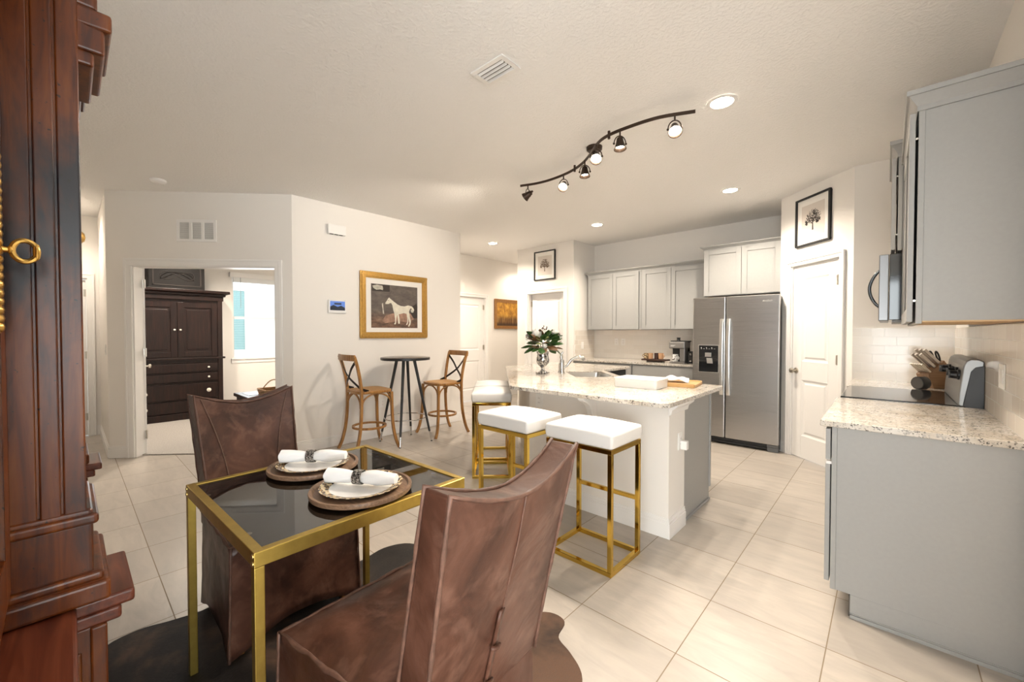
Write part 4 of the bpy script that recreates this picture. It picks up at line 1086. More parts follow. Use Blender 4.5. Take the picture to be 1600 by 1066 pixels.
# ------------------------------------------------------------------ kitchen cabinets
def shaker(b, x0, x1, z0, z1, y=-.020, t=.019, w=.058):
    b.box(x0, x0+w, y, y+t, z0, z1); b.box(x1-w, x1, y, y+t, z0, z1); b.box(x0+w, x1-w, y, y+t, z1-w, z1); b.box(x0+w, x1-w, y, y+t, z0, z0+w)
    b.box(x0+w, x1-w, y+.009, y+t-.002, z0+w, z1-w)
def crown_on(t, w, z0, z1, depth, ends='', out=.04):
    """stepped crown on the front (and the named ends)"""
    b = MB(); l = -out if 'l' in ends else 0; r = out if 'r' in ends else 0
    def ring(o0, o1, za, zb):
        L0, R0 = (-o0 if 'l' in ends else 0), (w + o0 if 'r' in ends else w); L1, R1 = (-o1 if 'l' in ends else 0), (w + o1 if 'r' in ends else w)
        vs = [(L0, -o0, za), (R0, -o0, za), (R0, depth, za), (L0, depth, za), (L1, -o1, zb), (R1, -o1, zb), (R1, depth, zb), (L1, depth, zb)]
        b.add(vs, [(3,2,1,0),(4,5,6,7),(0,1,5,4),(1,2,6,5),(2,3,7,6),(3,0,4,7)])
    h = z1 - z0
    ring(.006, .006, z0 - .012, z0 + h*.12); ring(.006, out*.82, z0 + h*.12, z0 + h*.70); ring(out, out, z0 + h*.70, z1)
    return b.build('crown_moulding', CAB, t, bev=.0015)
def upper_unit(label, loc, rz, w, depth, z0, z1, doors, crown=None, ends='', group='grey wall cabinets', gap=.003):
    t = thing('wall_cabinet', label, 'kitchen cabinet', (loc[0], loc[1], 0), rz, group)
    b = MB(); b.box(.003, w - .003, .02, depth, z0 + .012, z1); b.box(0, w, 0, .02, z0, z1); b.build('body', CAB, t, bev=.001)
    b = MB(); b.box(.004, w - .004, .021, depth - .002, z0 + .006, z0 + .0119); part_label(b.build('underside', CABIN, t), 'maple coloured underside')
    for (a, c) in doors:
        b = MB(); shaker(b, a, c, z0 + .008, z1 - .012, y=-.020 - gap); b.build('door', CAB, t, bev=.0015)
        if gap > .005:
            q = MB()
            for zz in (z0 + .10, z1 - .12): q.box(a + .01, c - .01, -gap, 0, zz - .004, zz + .004)
            q.build('hinge', NICKEL, t)
    if crown: crown_on(t, w, z1, crown, depth, ends)
    return t
upper_unit('two door grey wall cabinet at the left end of the back wall', (-3.69, 5.88), 0, .945, .309, 1.385, 2.285, [(.017, .466), (.471, .905)], 2.335, 'l')
upper_unit('two door grey wall cabinet between the left cabinet and the fridge', (-2.744, 5.88), 0, .985, .309, 1.385, 2.285, [(.015, .447), (.452, .97)], 2.335, '')
upper_unit('shallow two door grey cabinet above the fridge', (-1.758, 5.57), 0, .853, .619, 1.80, 2.395, [(.008, .437), (.442, .845)], 2.44, 'l')
upper_unit('large grey wall cabinet nearest the camera on the right wall', (.087, 3.405), D(-90), .925, .317, 1.372, 2.292, [(.008, .455), (.462, .917)], 2.362, 'r', gap=.008)
upper_unit('grey cabinet above the microwave', (.036, 4.172), D(-90), .764, .368, 1.832, 2.405, [(.008, .38), (.385, .756)], 2.485, 'r', gap=.008)

def base_unit(label, loc, rz, w, depth, fronts, right_panel=False, group='grey base cabinets', toe=True):
    t = thing('base_cabinet', label, 'kitchen cabinet', (loc[0], loc[1], 0), rz, group)
    b = MB(); b.box(.003, w - .004, .02, depth, .105, .884); b.box(.003, w - .004, .075, depth, 0, .105); b.box(0, w, 0, .02, .105, .884)
    if right_panel:
        b.box(w - .004, w, .075, depth, 0, .02); b.box(w - .004, w + .010, .076, depth, 0, .016)
    b.build('body', CAB, t, bev=.0015)
    if toe:
        b = MB(); b.box(.004, w - .006, .070, .0749, 0, .10); b.build('toe_kick', plain('toe_kick_dark', (.10, .085, .07), .6) if 'toe_kick_dark' not in bpy.data.materials else bpy.data.materials['toe_kick_dark'], t)
    for (k, a, c, z0, z1) in fronts:
        b = MB()
        if k == 'drawer': b.box(a, c, -.024, -.005, z0, z1)
        else: shaker(b, a, c, z0, z1, y=-.024)
        b.build(k, CAB, t, bev=.0015)
    if right_panel:
        b = MB(); b.box(w - .02, w - .006, -.02, -.0005, .703, .717); part_label(b.build('bumper', TRIM, t), 'small white door bumper')
    return t
F2 = lambda w: [('drawer', .008, w - .008, .722, .872), ('door', .008, w/2 - .002, .135, .702), ('door', w/2 + .002, w - .008, .135, .702)]
base_unit('grey base cabinet nearest the camera on the right wall', (-.19, 3.405), D(-90), .943, .593, F2(.943), True)
base_unit('grey base cabinet between the range and the pantry', (-.19, 4.834), D(-90), .655, .593, F2(.655))
base_unit('grey base cabinet at the left end of the back wall', (-3.752, 5.55), 0, 1.025, .636, F2(1.025))
base_unit('grey base cabinet beside the fridge under the coffee maker', (-2.722, 5.55), 0, .905, .636, F2(.905))

# ------------------------------------------------------------------ counters
def slab(name, label, poly, z0=.8845, z1=.914, hole=None, cat='countertop', group=None):
    bm = bmesh.new()
    def loop(pts):
        v = [bm.verts.new((x, y, z1)) for x, y in pts]; return [bm.edges.new((v[i], v[(i+1) % len(v)])) for i in range(len(v))]
    es = loop(poly)
    if hole: es += loop(hole)
    bmesh.ops.triangle_fill(bm, use_beauty=True, use_dissolve=False, edges=es)
    for f in bm.faces:
        if f.normal.z < 0: f.normal_flip()
    r = bmesh.ops.extrude_face_region(bm, geom=bm.faces[:])
    bmesh.ops.translate(bm, vec=(0, 0, z0 - z1), verts=[e for e in r['geom'] if isinstance(e, bmesh.types.BMVert)])
    bmesh.ops.recalc_face_normals(bm, faces=bm.faces[:])
    me = bpy.data.meshes.new(name); bm.to_mesh(me); bm.free(); me.materials.append(GRAN)
    o = bpy.data.objects.new(name, me); COL.objects.link(o)
    bv = o.modifiers.new('bevel', 'BEVEL'); bv.width = .004; bv.segments = 2; bv.limit_method = 'ANGLE'; bv.angle_limit = D(40)
    return tag(o, label, cat, group)
SC = (-2.255, 3.615); U = (.7071, -.7071); V_ = (.7071, .7071)
def sk(u, v): return (SC[0] + U[0]*u + V_[0]*v, SC[1] + U[1]*u + V_[1]*v)
def rrect(hu, hv, r, n=5):
    out = []
    for (su, sv, a0) in ((1, 1, 0), (-1, 1, 90), (-1, -1, 180), (1, -1, 270)):
        for k in range(n+1):
            a = D(a0 + 90*k/n); out.append((su*(hu - r) + r*math.cos(a), sv*(hv - r) + r*math.sin(a)))
    return out
hole = [sk(*p) for p in rrect(.29, .195, .05)]
island_poly = [(-.99,2.37),(-.945,2.41),(-.955,3.50),(-.985,3.535),(-1.80,3.535),(-2.385,4.12),(-2.385,4.79),(-3.55,4.79),(-3.55,3.735),(-2.215,2.385),(-2.18,2.37)]
slab('island_countertop', 'cream speckled granite top of the kitchen island', island_poly, hole=hole)
slab('countertop', 'granite countertop along the back wall beside the fridge', [(-3.754, 5.515), (-1.812, 5.515), (-1.812, 6.187), (-3.754, 6.187)])
slab('countertop', 'granite countertop nearest the camera at right', [(-.235, 2.45), (.402, 2.45), (.402, 3.405), (-.235, 3.405)])
slab('countertop', 'granite countertop piece between the range and the pantry wall', [(-.235, 4.177), (.402, 4.177), (.402, 4.835), (-.235, 4.835)])

# backsplash tiles
def tiles(name, x0, x1, y0, y1, z0, z1, mat): b = MB(); b.box(x0, x1, y0, y1, z0, z1); return struct(b.build(name, mat))
tiles('trim_tile_back', -3.757, -1.80, 6.182, 6.1895, .914, 1.384, SUBX)
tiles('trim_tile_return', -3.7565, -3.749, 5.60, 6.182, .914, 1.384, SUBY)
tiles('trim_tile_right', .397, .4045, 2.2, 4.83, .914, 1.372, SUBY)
tiles('trim_tile_range_end', -.235, .397, 4.830, 4.8375, .914, 1.378, SUBX)

# ------------------------------------------------------------------ island base
kw = MB(); kin = .20*1.4142
kw.prism([(-1.03, 2.616), (-1.03, 2.89), (-2.095, 2.89), (-3.02, 3.815), (-3.02, 4.76), (-3.29, 4.76), (-3.29, 3.70), (-2.206, 2.616)], 0, .884)
struct(kw.build('wall_island', WALL))
bb = MB()
for (off, z0, z1) in ((.014, 0, .092), (.010, .092, .11), (.006, .11, .128)):
    bb.prism([(-1.03 + off, 2.616 - off), (-1.03 + off, 2.89), (-1.03, 2.89), (-1.03, 2.616), (-2.206, 2.616), (-3.29, 3.70), (-3.29, 4.76), (-3.29 - off, 4.76), (-3.29 - off, 3.70 - off*.4), (-2.206 - off*.4, 2.616 - off)], z0, z1)
struct(bb.build('baseboard_island', TRIM))
tr = MB(); tr.ext([(-1.03, 2.60, .80), (-1.03, 2.60, .884), (-.965, 2.60, .884), (-.972, 2.60, .862), (-1.004, 2.60, .836), (-1.012, 2.60, .806)], (0, .30, 0)); struct(tr.build('trim_island_end', TRIM, bev=.002))
def corbel(x, label):
    t = tag(MB().build('counter_bracket', TRIM), label, 'bracket', 'white brackets under the island overhang')
    b = MB(); pr = [(0, .884), (-.19, .884), (-.19, .868), (-.17, .850), (-.14, .838), (-.10, .815), (-.07, .775), (-.055, .73), (-.05, .70), (-.03, .67), (0, .66)]
    b.ext([(-.022, y, z) for y, z in pr], (.044, 0, 0)); o = b.build('tmp', TRIM, bev=.004)
    t.data = o.data; bpy.data.objects.remove(o); m = t.modifiers.new('bevel', 'BEVEL'); m.width = .004; m.segments = 2
    t.location = (x, 2.6155, 0); return t
corbel(-1.585, 'white curved bracket under the middle of the island overhang')
ic = thing('island_cabinet', 'grey base cabinets of the kitchen island behind the white half wall', 'kitchen cabinet', (-1.5, 3.2, 0))
oi = Vector((-1.5, 3.2, 0))
b = MB(); b.prism([(-1.06, 2.892), (-1.06, 3.47), (-1.835, 3.47), (-2.43, 4.065), (-2.43, 4.13), (-3.018, 4.13), (-3.018, 3.82), (-2.093, 2.892)], .10, .71)
b.prism([(-1.06, 2.892), (-1.06, 3.47), (-1.70, 3.47), (-1.70, 2.892)], .71, .884); b.prism([(-2.43, 4.045), (-2.43, 4.13), (-3.018, 4.13), (-3.018, 4.045)], .71, .884)
b.prism([(-1.064, 2.892), (-1.064, 3.40), (-2.5, 3.40), (-2.09, 2.892)], 0, .10)
b.prism([(-1.705, 3.47), (-1.835, 3.47), (-2.43, 4.065), (-2.43, 4.05), (-1.84, 3.455), (-1.705, 3.455)], .71, .884)
b.build('body', CAB, ic, off=oi)
b = MB(); b.box(-1.06, -1.045, 2.905, 3.475, 0, .884); b.build('end_panel', CAB, ic, off=oi, bev=.002)
b = MB(); b.box(-1.066, -1.036, 3.475, 3.495, .10, .884); b.build('face_frame', CAB, ic, off=oi, bev=.001)
b = MB(); b.box(-1.045, -1.033, 2.905, 3.475, 0, .016); b.build('shoe_moulding', CAB, ic, off=oi, bev=.003)
for (a, c) in ((-1.82, -1.46), (-1.45, -1.08)):
    b = MB(); b.box(a, c, 3.472, 3.49, .722, .872); b.build('drawer', CAB, ic, off=oi, bev=.0015)
    b = MB(); b.box(a, c, 3.472, 3.49, .135, .70); b.build('door', CAB, ic, off=oi, bev=.0015)
dw = thing('dishwasher', 'dishwasher with a dark control strip in the far leg of the island', 'dishwasher', (-2.72, 4.44, 0))
od = Vector((-2.72, 4.44, 0))
b = MB(); b.box(-3.015, -2.44, 4.14, 4.735, .10, .88); b.build('body', STEEL, dw, off=od)
b = MB(); b.box(-2.44, -2.415, 4.14, 4.735, .78, .87); part_label(b.build('control_strip', BLKPLA, dw, off=od), 'dark control strip')
b = MB(); b.box(-2.44, -2.415, 4.14, 4.735, .11, .775); b.build('door', STEEL, dw, off=od, bev=.003)
b = MB(); b.box(-3.0, -2.48, 4.15, 4.73, 0, .10); b.build('plinth', BLACK, dw, off=od)
b = MB(); b.box(-3.018, -2.43, 4.738, 4.76, 0, .884); ep = tag(b.build('end_panel_cabinet', CAB), 'grey end panel closing the far end of the island', 'panel')

# sink and faucet
sn = thing('kitchen_sink', 'stainless corner sink set into the island granite', 'sink', (SC[0], SC[1], 0))
os_ = Vector((SC[0], SC[1], 0))
b = MB(); o1 = [sk(*p) for p in rrect(.289, .194, .05)]; i1 = [sk(*p) for p in rrect(.283, .188, .05)]; i2 = [sk(*p) for p in rrect(.265, .17, .05)]
n = len(o1); z = [.884, .884, .74, .73]
vs = [(x, y, .9) for x, y in o1] + [(x, y, .9) for x, y in i1] + [(x, y, .74) for x, y in i2] + [(x, y, .735) for x, y in o1]
b.add(vs, [(k, (k+1) % n, n+(k+1) % n, n+k) for k in range(n)] + [(n+k, n+(k+1) % n, 2*n+(k+1) % n, 2*n+k) for k in range(n)] + [[2*n+k for k in range(n)]] + [(k, 3*n+k, 3*n+(k+1) % n, (k+1) % n) for k in range(n)] + [[3*n+k for k in range(n)][::-1]])
b.build('bowl', plain('sink_steel', (.56, .55, .53), .28, 1), sn, smooth=40, off=os_)
b = MB(); b.lathe([(.042, 0), (.042, .003), (.03, .001), (1e-5, .001)], 20, (SC[0], SC[1], .7405)); b.build('drain', CHROME, sn, smooth=40, off=os_)
fx = (-2.505, 3.495)
fc = thing('kitchen_faucet', 'chrome faucet with a curved spout on the island', 'faucet', (fx[0], fx[1], .914))
b = MB(); b.lathe([(.032, 0), (.032, .008), (.026, .014), (.024, .06), (.024, .125), (.020, .14), (1e-5, .143)], 22); b.build('body', CHROME, fc, smooth=40)
b = MB(); hd = [(0, 0, .13), (-.006, -.004, .165), (-.004, -.003, .20), (.012, .006, .222)]; b.tube(cat(hd, 5), [.017 - .0007*k for k in range(16)], 12); b.build('lever', CHROME, fc, smooth=40)
b = MB(); sp_ = [(.016*.7, .016*.7, .05), (.04, .04, .085), (.065, .065, .135), (.10, .10, .163), (.135, .135, .165), (.158, .158, .14)]
sp_ = [(x*1.05, y*1.05, z) for x, y, z in sp_]
b.tube(cat(sp_, 6), [.011 + .0003*k for k in range(31)], 12); b.build('spout', CHROME, fc, smooth=40)
b = MB(); b.lathe([(.020, 0), (.018, .006), (.011, .012), (.010, .075), (.013, .085), (.006, .095), (1e-5, .096)], 16, (-.075, .062, 0)); b.build('sprayer', CHROME, fc, smooth=40)

# ------------------------------------------------------------------ vase and flowers
VX = (-2.615, 3.31)
va = thing('flower_vase', 'silver speckled mercury glass urn vase on the island', 'vase', (VX[0], VX[1], .914))
b = MB(); b.box(-.052, .052, -.052, .052, 0, .018); b.build('foot', MERC, va, bev=.004)
b = MB(); b.lathe([(.044, .018), (.040, .026), (.022, .036), (.017, .050), (.020, .064), (.040, .085), (.060, .110), (.068, .140), (.062, .172), (.056, .196), (.062, .218), (.070, .228), (.066, .229), (.054, .205), (.052, .17), (.05, .12), (1e-5, .10)], 32); b.build('bowl', MERC, va, smooth=50)
fl = thing('magnolia_bouquet', 'bouquet of magnolia leaves and white blooms in the silver vase', 'flowers', (VX[0], VX[1], 1.12))
LM = {}
def leaf_mesh(kind, mat):
    def fn(u, v):
        w = math.sin(PI*min(1, v*.97 + .02))**.75*.5*.56; x = (u*2 - 1)*w
        return (x, v, .14*math.sin(PI*v*.8) - .35*abs(x) - .10*v*v)
    b = MB(); b.grid(fn, 4, 9); o = b.build('tmp', mat, None, smooth=True); m = o.data; bpy.data.objects.remove(o); return m
for k, mm in (('g', LEAFG), ('b', LEAFB), ('y', LEAFY)): LM[k] = leaf_mesh(k, mm)
R = random.Random(11)
def add_leaf(kind, base, az, el, L, roll):
    o = bpy.data.objects.new('leaf', LM[kind]); COL.objects.link(o); o.parent = fl; o.location = base
    o.rotation_euler = (Matrix.Rotation(az, 3, 'Z') @ Matrix.Rotation(el, 3, 'X') @ Matrix.Rotation(roll, 3, 'Y')).to_euler(); o.scale = (L, L, L)
for k in range(64):
    az = k*2.39996 + R.uniform(-.3, .3); lay = k/64
    el = D(-28 + 70*lay + R.uniform(-12, 12)); rr = .03 + .085*R.random()
    base = (-math.sin(az)*rr, math.cos(az)*rr, .04 + .12*lay + .02*R.random())
    kind = 'g' if R.random() < .66 else ('b' if R.random() < .55 else 'y')
    add_leaf(kind, base, az, el, R.uniform(.09, .145), R.uniform(-.6, .6))
def bloom(c, s, open_):
    b = MB()
    for ring, (n, rad, tilt) in enumerate(((5, .9, open_), (5, .7, open_*.6), (4, .45, open_*.3))):
        for k in range(n):
            a = 2*PI*k/n + ring*.6
            def fn(u, v, a=a, rad=rad, tilt=tilt):
                w = math.sin(PI*(v*.9 + .07))**.7*.55*rad; x = (u*2 - 1)*w; r = .06 + .62*rad*math.sin(PI*.62*v)*(.4 + tilt); zz = v*(1.25 - .5*tilt)
                p = Vector((x, r - .45*x*x, zz)); ca, sa = math.cos(a), math.sin(a)
                return (c[0] + s*(p.x*ca - p.y*sa), c[1] + s*(p.x*sa + p.y*ca), c[2] + s*p.z)
            b.grid(fn, 5, 7)
    return part_label(b.build('bloom', PETAL, fl, smooth=True), 'white magnolia bloom')
bloom((-.012, -.078, .150), .092, .5); bloom((.10, .085, .185), .06, .75); bloom((.085, -.075, .06), .045, .5)
for (x, y, z, L) in ((-.12, -.10, .19, .06), (-.14, -.09, .16, .05), (-.04, -.02, .235, .05), (.02, .02, .26, .05), (.13, .10, .20, .06), (.16, .11, .17, .05), (.14, .13, .13, .05), (-.02, .03, .27, .03)):
    b = MB(); d = Vector((x, y, .10)).normalized(); p = Vector((x*.5, y*.5, z*.55)); e = Vector((x, y, z)); b.tube([p, (p+e)/2 + Vector((0, 0, .01)), e], .0022, 6); tw = b.build('twig', LEAFB, fl, smooth=True)
    b = MB()
    for k in range(5):
        q = e + Vector((R.uniform(-.016, .016), R.uniform(-.016, .016), R.uniform(-.016, .014))); b.ball(q, .006, .006, .008, 8, 6)
    b.build('buds', PETAL if R.random() < .5 else BERRY, tw, smooth=True)
b = MB()
for k in range(7): a = k*.9; b.tube([(.02*math.cos(a), .02*math.sin(a), -.08), (.03*math.cos(a), .03*math.sin(a), .02), (.06*math.cos(a), .06*math.sin(a), .10)], .004, 6)
b.build('stems', LEAFG, fl, smooth=True)

# ------------------------------------------------------------------ dish, towel and board on the island
bd = thing('baking_dish', 'white rectangular baking dish on the island', 'baking dish', (-1.410, 3.015, .9142), D(2))
b = MB(); X, Y, H_ = .170, .122, .073
o1 = rrect(X*.985, Y*.98, .02, 4); o2 = rrect(X, Y, .022, 4); o3 = rrect(X + .004, Y + .004, .024, 4); i2 = rrect(X - .010, Y - .010, .018, 4); i1 = rrect(X*.985 - .012, Y*.98 - .012, .016, 4); n = len(o1)
vs = [(x, y, 0) for x, y in o1] + [(x, y, H_ - .012) for x, y in o2] + [(x, y, H_ - .010) for x, y in o3] + [(x, y, H_) for x, y in o3] + [(x, y, H_) for x, y in i2] + [(x, y, .008) for x, y in i1]
b.add(vs, [(j*n+k, j*n+(k+1) % n, (j+1)*n+(k+1) % n, (j+1)*n+k) for j in range(5) for k in range(n)] + [[k for k in range(n)][::-1], [5*n+k for k in range(n)]])
b.build('dish', CHINA, bd, smooth=40, bev=.002)
cb = thing('cutting_board', 'bamboo cutting board behind the white baking dish', 'cutting board', (-1.215, 3.345, .9142), D(8))
b = MB(); b.prism(rrect(.125, .165, .02), 0, .022); b.build('board', BOARD, cb, bev=.003)
b = MB(); b.box(-.122, .122, -.164, -.125, .0222, .0275); b.box(-.122, .122, .115, .155, .0222, .0275); b.build('end_strips', BOARD, cb, bev=.002)
tw_ = MB()
def fold(u, v):
    x = -.115 + .21*u; y = -.07 + .15*v
    return (x, y, .004 + .016*abs(math.sin(3.2*u + 1.2*math.sin(4*v))) + .020*math.sin(PI*u)*math.sin(PI*v) + .006*math.sin(11*u + 6*v))
tw_.grid(fold, 26, 20); tw_ = tw_.build('dish_towel', LINEN, None, smooth=True); so = tw_.modifiers.new('solid', 'SOLIDIFY'); so.thickness = .007; so.offset = 1
tw_.location = (-1.255, 3.325, .946); tw_.rotation_euler = (0, 0, D(18)); tag(tw_, 'crumpled white towel lying on the cutting board', 'towel')

# ------------------------------------------------------------------ fridge
fr = thing('refrigerator', 'stainless side by side refrigerator with water dispenser', 'refrigerator', (-1.331, 5.28, 0))
of = Vector((-1.331, 5.28, 0))
b = MB(); b.box(-1.785, -.877, 5.345, 6.12, .02, 1.745); b.build('body', plain('fridge_side', (.07, .07, .07), .5), fr, off=of, bev=.004)
b = MB(); b.box(-1.790, -1.420, 5.28, 5.34, .085, 1.765); fd = b.build('freezer_door', STEEL, fr, off=of, bev=.010, seg=3)
b = MB(); b.box(-1.412, -.872, 5.28, 5.34, .085, 1.765); rd = b.build('fridge_door', STEEL, fr, off=of, bev=.010, seg=3)
for dd, x in ((fd, -1.452), (rd, -1.380)):
    b = MB(); pts = [(x, 5.262 - .030*math.sin(PI*k/18)**.6, .60 + .90*k/18) for k in range(19)]
    b.tube(pts, .01, 12, flat=(.021, .008), up=(0, 1, 0)); b.box(x - .012, x + .012, 5.255, 5.283, .615, .645); b.box(x - .012, x + .012, 5.255, 5.283, 1.455, 1.485)
    part_label(b.build('handle', HANDLE, dd, smooth=40, off=of), 'long bowed satin handle')
b = MB(); b.box(-1.722, -1.485, 5.274, 5.2805, .853, 1.19); part_label(b.build('dispenser_frame', HANDLE, fd, off=of, bev=.002), 'silver dispenser surround')
b = MB(); b.box(-1.714, -1.493, 5.270, 5.2775, .861, 1.182); part_label(b.build('dispenser_panel', BLKGLOSS, fd, off=of, bev=.003), 'black dispenser panel')
b = MB(); b.box(-1.640, -1.570, 5.262, 5.271, 1.045, 1.095); b.ext([(-1.615, 5.258, .965), (-1.550, 5.258, .965), (-1.560, 5.266, 1.030), (-1.625, 5.266, 1.030)], (0, .006, 0)); part_label(b.build('dispenser_lever', HANDLE, fd, off=of, bev=.002), 'silver dispenser lever')
b = MB()
for k in range(6): b.box(-1.69 + k*.030, -1.676 + k*.030, 5.2690, 5.2702, 1.140, 1.143)
for k in (0, 2, 4): b.box(-1.69 + k*.03, -1.68 + k*.03, 5.2690, 5.2702, 1.150, 1.158)
b.build('dispenser_marks', PLATE, fd, off=of)
b = MB(); x = -1.035
for k, hgt in enumerate((.012, .018, .009, .011, .008, .016, .009, .009, .018)):
    b.box(x, x + .0028, 5.2788, 5.2802, 1.688, 1.688 + hgt); b.box(x, x + .0085, 5.2788, 5.2802, 1.688 if k % 2 else 1.694, 1.6905 if k % 2 else 1.6965); x += .0105
part_label(b.build('badge', PLATE, rd, off=of), 'small pale script badge')
b = MB(); b.box(-1.785, -.877, 5.335, 5.36, .015, .082); b.box(-1.77, -.95, 5.322, 5.336, .015, .04); part_label(b.build('base_grille', BLKPLA, fr, off=of, bev=.003), 'black base grille')
b = MB(); b.box(-.985, -.877, 5.315, 5.345, .0, .052); b.box(-.985, -.877, 5.300, 5.33, .055, .080); b.build('foot_cover', plain('fridge_grey_plastic', (.16, .16, .16), .4), fr, off=of, bev=.004)

# ------------------------------------------------------------------ counter things beside the fridge
ty = thing('serving_tray', 'dark footed wooden tray of mugs on the back counter', 'tray', (-2.49, 5.80, .9142))
b = MB(); b.prism(rrect(.185, .10, .03), .020, .040); b.prism(rrect(.178, .093, .03), .038, .042); b.build('tray', plain('tray_wood', (.045, .022, .016), .35), ty, bev=.003)
b = MB(); b.prism(rrect(.12, .06, .02), 0, .020); b.build('foot', plain('tray_wood2', (.03, .016, .012), .4), ty, bev=.002)
MUGT = plain('tan_glaze', (.46, .27, .15), .25); MUGD = plain('dark_glaze', (.045, .022, .018), .25); MUGS = m_leopard()
def mug(x, y, z, label, mat, s=1.0, rz=0.0, group='mugs on the dark tray'):
    t = thing('mug', label, 'mug', (x, y, z), rz, group)
    b = MB(); b.lathe([(1e-5, 0), (.030*s, 0), (.034*s, .004*s), (.036*s, .088*s), (.0335*s, .089*s), (.031*s, .010*s), (1e-5, .008*s)], 22); b.build('cup', mat, t, smooth=40)
    b = MB(); b.tube([((.033 + .026*math.sin(PI*k/10))*s, 0, (.022 + .050*k/10)*s) for k in range(11)], .0052*s, 8); b.build('handle', mat, t, smooth=40)
    return t
TZ1 = .9142 + .0422
mug(-2.625, 5.79, TZ1, 'small patterned mug at the left end of the tray', MUGS, .92, D(200))
mug(-2.545, 5.76, TZ1, 'tan mug second from the left on the tray', MUGT, .95, D(100))
mug(-2.468, 5.79, TZ1, 'dark brown mug in the middle of the tray', MUGD, .98, D(120))
mug(-2.395, 5.765, TZ1, 'tan and brown mug at the right end of the tray', MUGT, 1.0, D(-15))
cm = thing('coffee_maker', 'grey and black coffee maker on the back counter', 'coffee maker', (-2.150, 5.83, .9142))
SIL = plain('grey_plastic', (.24, .23, .22), .35, .4)
b = MB(); b.box(-.105, .105, -.12, .10, 0, .022); b.build('base', SIL, cm, bev=.006)
b = MB(); b.box(-.105, .105, .0, .10, .022, .30); b.build('tower', BLKPLA, cm, bev=.006)
b = MB(); b.box(.035, .105, -.11, .10, .022, .30); b.build('side_column', SIL, cm, bev=.008)
b = MB(); b.box(-.112, .108, -.12, .10, .205, .298); b.build('brew_head', SIL, cm, bev=.012)
b = MB(); b.box(-.112, .125, -.05, .09, .299, .312); b.lathe([(.026, .312), (.020, .325), (.024, .350), (.028, .356), (1e-5, .357)], 18, (-.02, .0, 0)); b.build('lid', BLKPLA, cm, smooth=40)
b = MB(); b.box(-.085, -.02, -.1215, -.119, .245, .250); b.box(-.085, -.04, -.1215, -.119, .235, .239); b.build('marks', PLATE, cm)
wm = mug(-2.185, 5.755, .9365, 'white spotted mug standing in the coffee maker', CHINA, 1.12, D(-25), 'mug under the coffee maker')
b = MB(); Rr = random.Random(4)
for k in range(16):
    a = Rr.uniform(PI, 2.2*PI); zz = Rr.uniform(.02, .09); b.ball((.0395*math.cos(a), .0395*math.sin(a), zz), .007, .007, .007, 7, 5)
b.build('spots', MUGD, wm, smooth=True)
cg = thing('coffee_grinder', 'small black appliance with two chrome knobs beside the fridge', 'appliance', (-1.965, 5.86, .9142))
b = MB(); b.box(-.065, .065, -.09, .09, 0, .165); b.build('body', BLKPLA, cg, bev=.012, seg=3)
for z in (.035, .125):
    b = MB(); b.lathe([(.015, 0), (.013, .014), (1e-5, .016)], 14, (-.015, -.09, z), M=Matrix.Rotation(D(90), 3, 'X')); b.build('knob', CHROME, cg, smooth=40)

# ------------------------------------------------------------------ range and microwave
rn = thing('kitchen_range', 'stainless electric range with a black glass cooktop', 'stove', (.08, 3.79, 0))
orr = Vector((.08, 3.79, 0)); RY0, RY1 = 3.411, 4.171
b = MB(); b.box(-.19, .395, RY0, RY1, .03, .905); b.build('body', plain('range_side', (.05, .05, .05), .4), rn, off=orr)
b = MB(); b.box(-.222, .33, RY0, RY1, .905, .921); part_label(b.build('cooktop', BLKGLOSS, rn, off=orr, bev=.004), 'black glass cooktop')
b = MB(); b.box(-.226, -.19, RY0 + .004, RY1 - .004, .25, .89); dr = b.build('oven_door', STEEL, rn, off=orr, bev=.006)
b = MB(); b.box(-.229, -.225, RY0 + .12, RY1 - .12, .40, .70); part_label(b.build('oven_window', BLKGLOSS, dr, off=orr), 'dark oven window')
b = MB(); pts = [(-.228 - .045*math.sin(PI*k/16)**.5, RY0 + .06 + .64*k/16, .835) for k in range(17)]; b.tube(pts, .012, 10); b.build('handle', HANDLE, dr, off=orr, smooth=40)
b = MB(); b.box(-.224, -.19, RY0 + .004, RY1 - .004, .06, .24); b.build('storage_drawer', STEEL, rn, off=orr, bev=.006)
prof = [(.396, .905), (.396, 1.172), (.375, 1.184), (.345, 1.186), (.326, 1.172), (.316, 1.145), (.300, .985), (.298, .922), (.33, .905)]
b = MB(); b.ext([(x, RY0 + .006, z) for x, z in prof], (0, RY1 - RY0 - .012, 0)); part_label(b.build('backguard', plain('backguard_silver', (.30, .30, .295), .38, .8), rn, off=orr, bev=.006, seg=3), 'silver control backguard')
b = MB(); b.ext([(x, RY0, z) for x, z in [(.3965, .905), (.3965, 1.160), (.372, 1.172), (.396, 1.172)][:1] + [(.3965, 1.150), (.362, 1.140), (.345, 1.115), (.318, .93), (.318, .905)]], (0, .007, 0)); part_label(b.build('end_cap', BLKPLA, rn, off=orr, bev=.002), 'black backguard end cap')
for (y, z) in ((3.50, 1.09), (3.61, 1.098), (3.97, 1.095), (4.08, 1.09)):
    b = MB(); M = Matrix.Rotation(D(-90), 3, 'Y') @ Matrix.Identity(3); b.lathe([(.030, 0), (.030, .010), (.024, .014), (.022, .040), (.018, .044), (1e-5, .045)], 18, (.312, y, z), M=M); b.box(.265, .275, y - .004, y + .004, z - .022, z + .022); b.build('knob', BLKPLA, rn, off=orr, smooth=40)
b = MB(); b.ext([(.314, 3.70, 1.12), (.314, 3.88, 1.12), (.306, 3.88, 1.06), (.306, 3.70, 1.06)], (-.003, 0, 0)); b.build('display', BLKGLOSS, rn, off=orr)

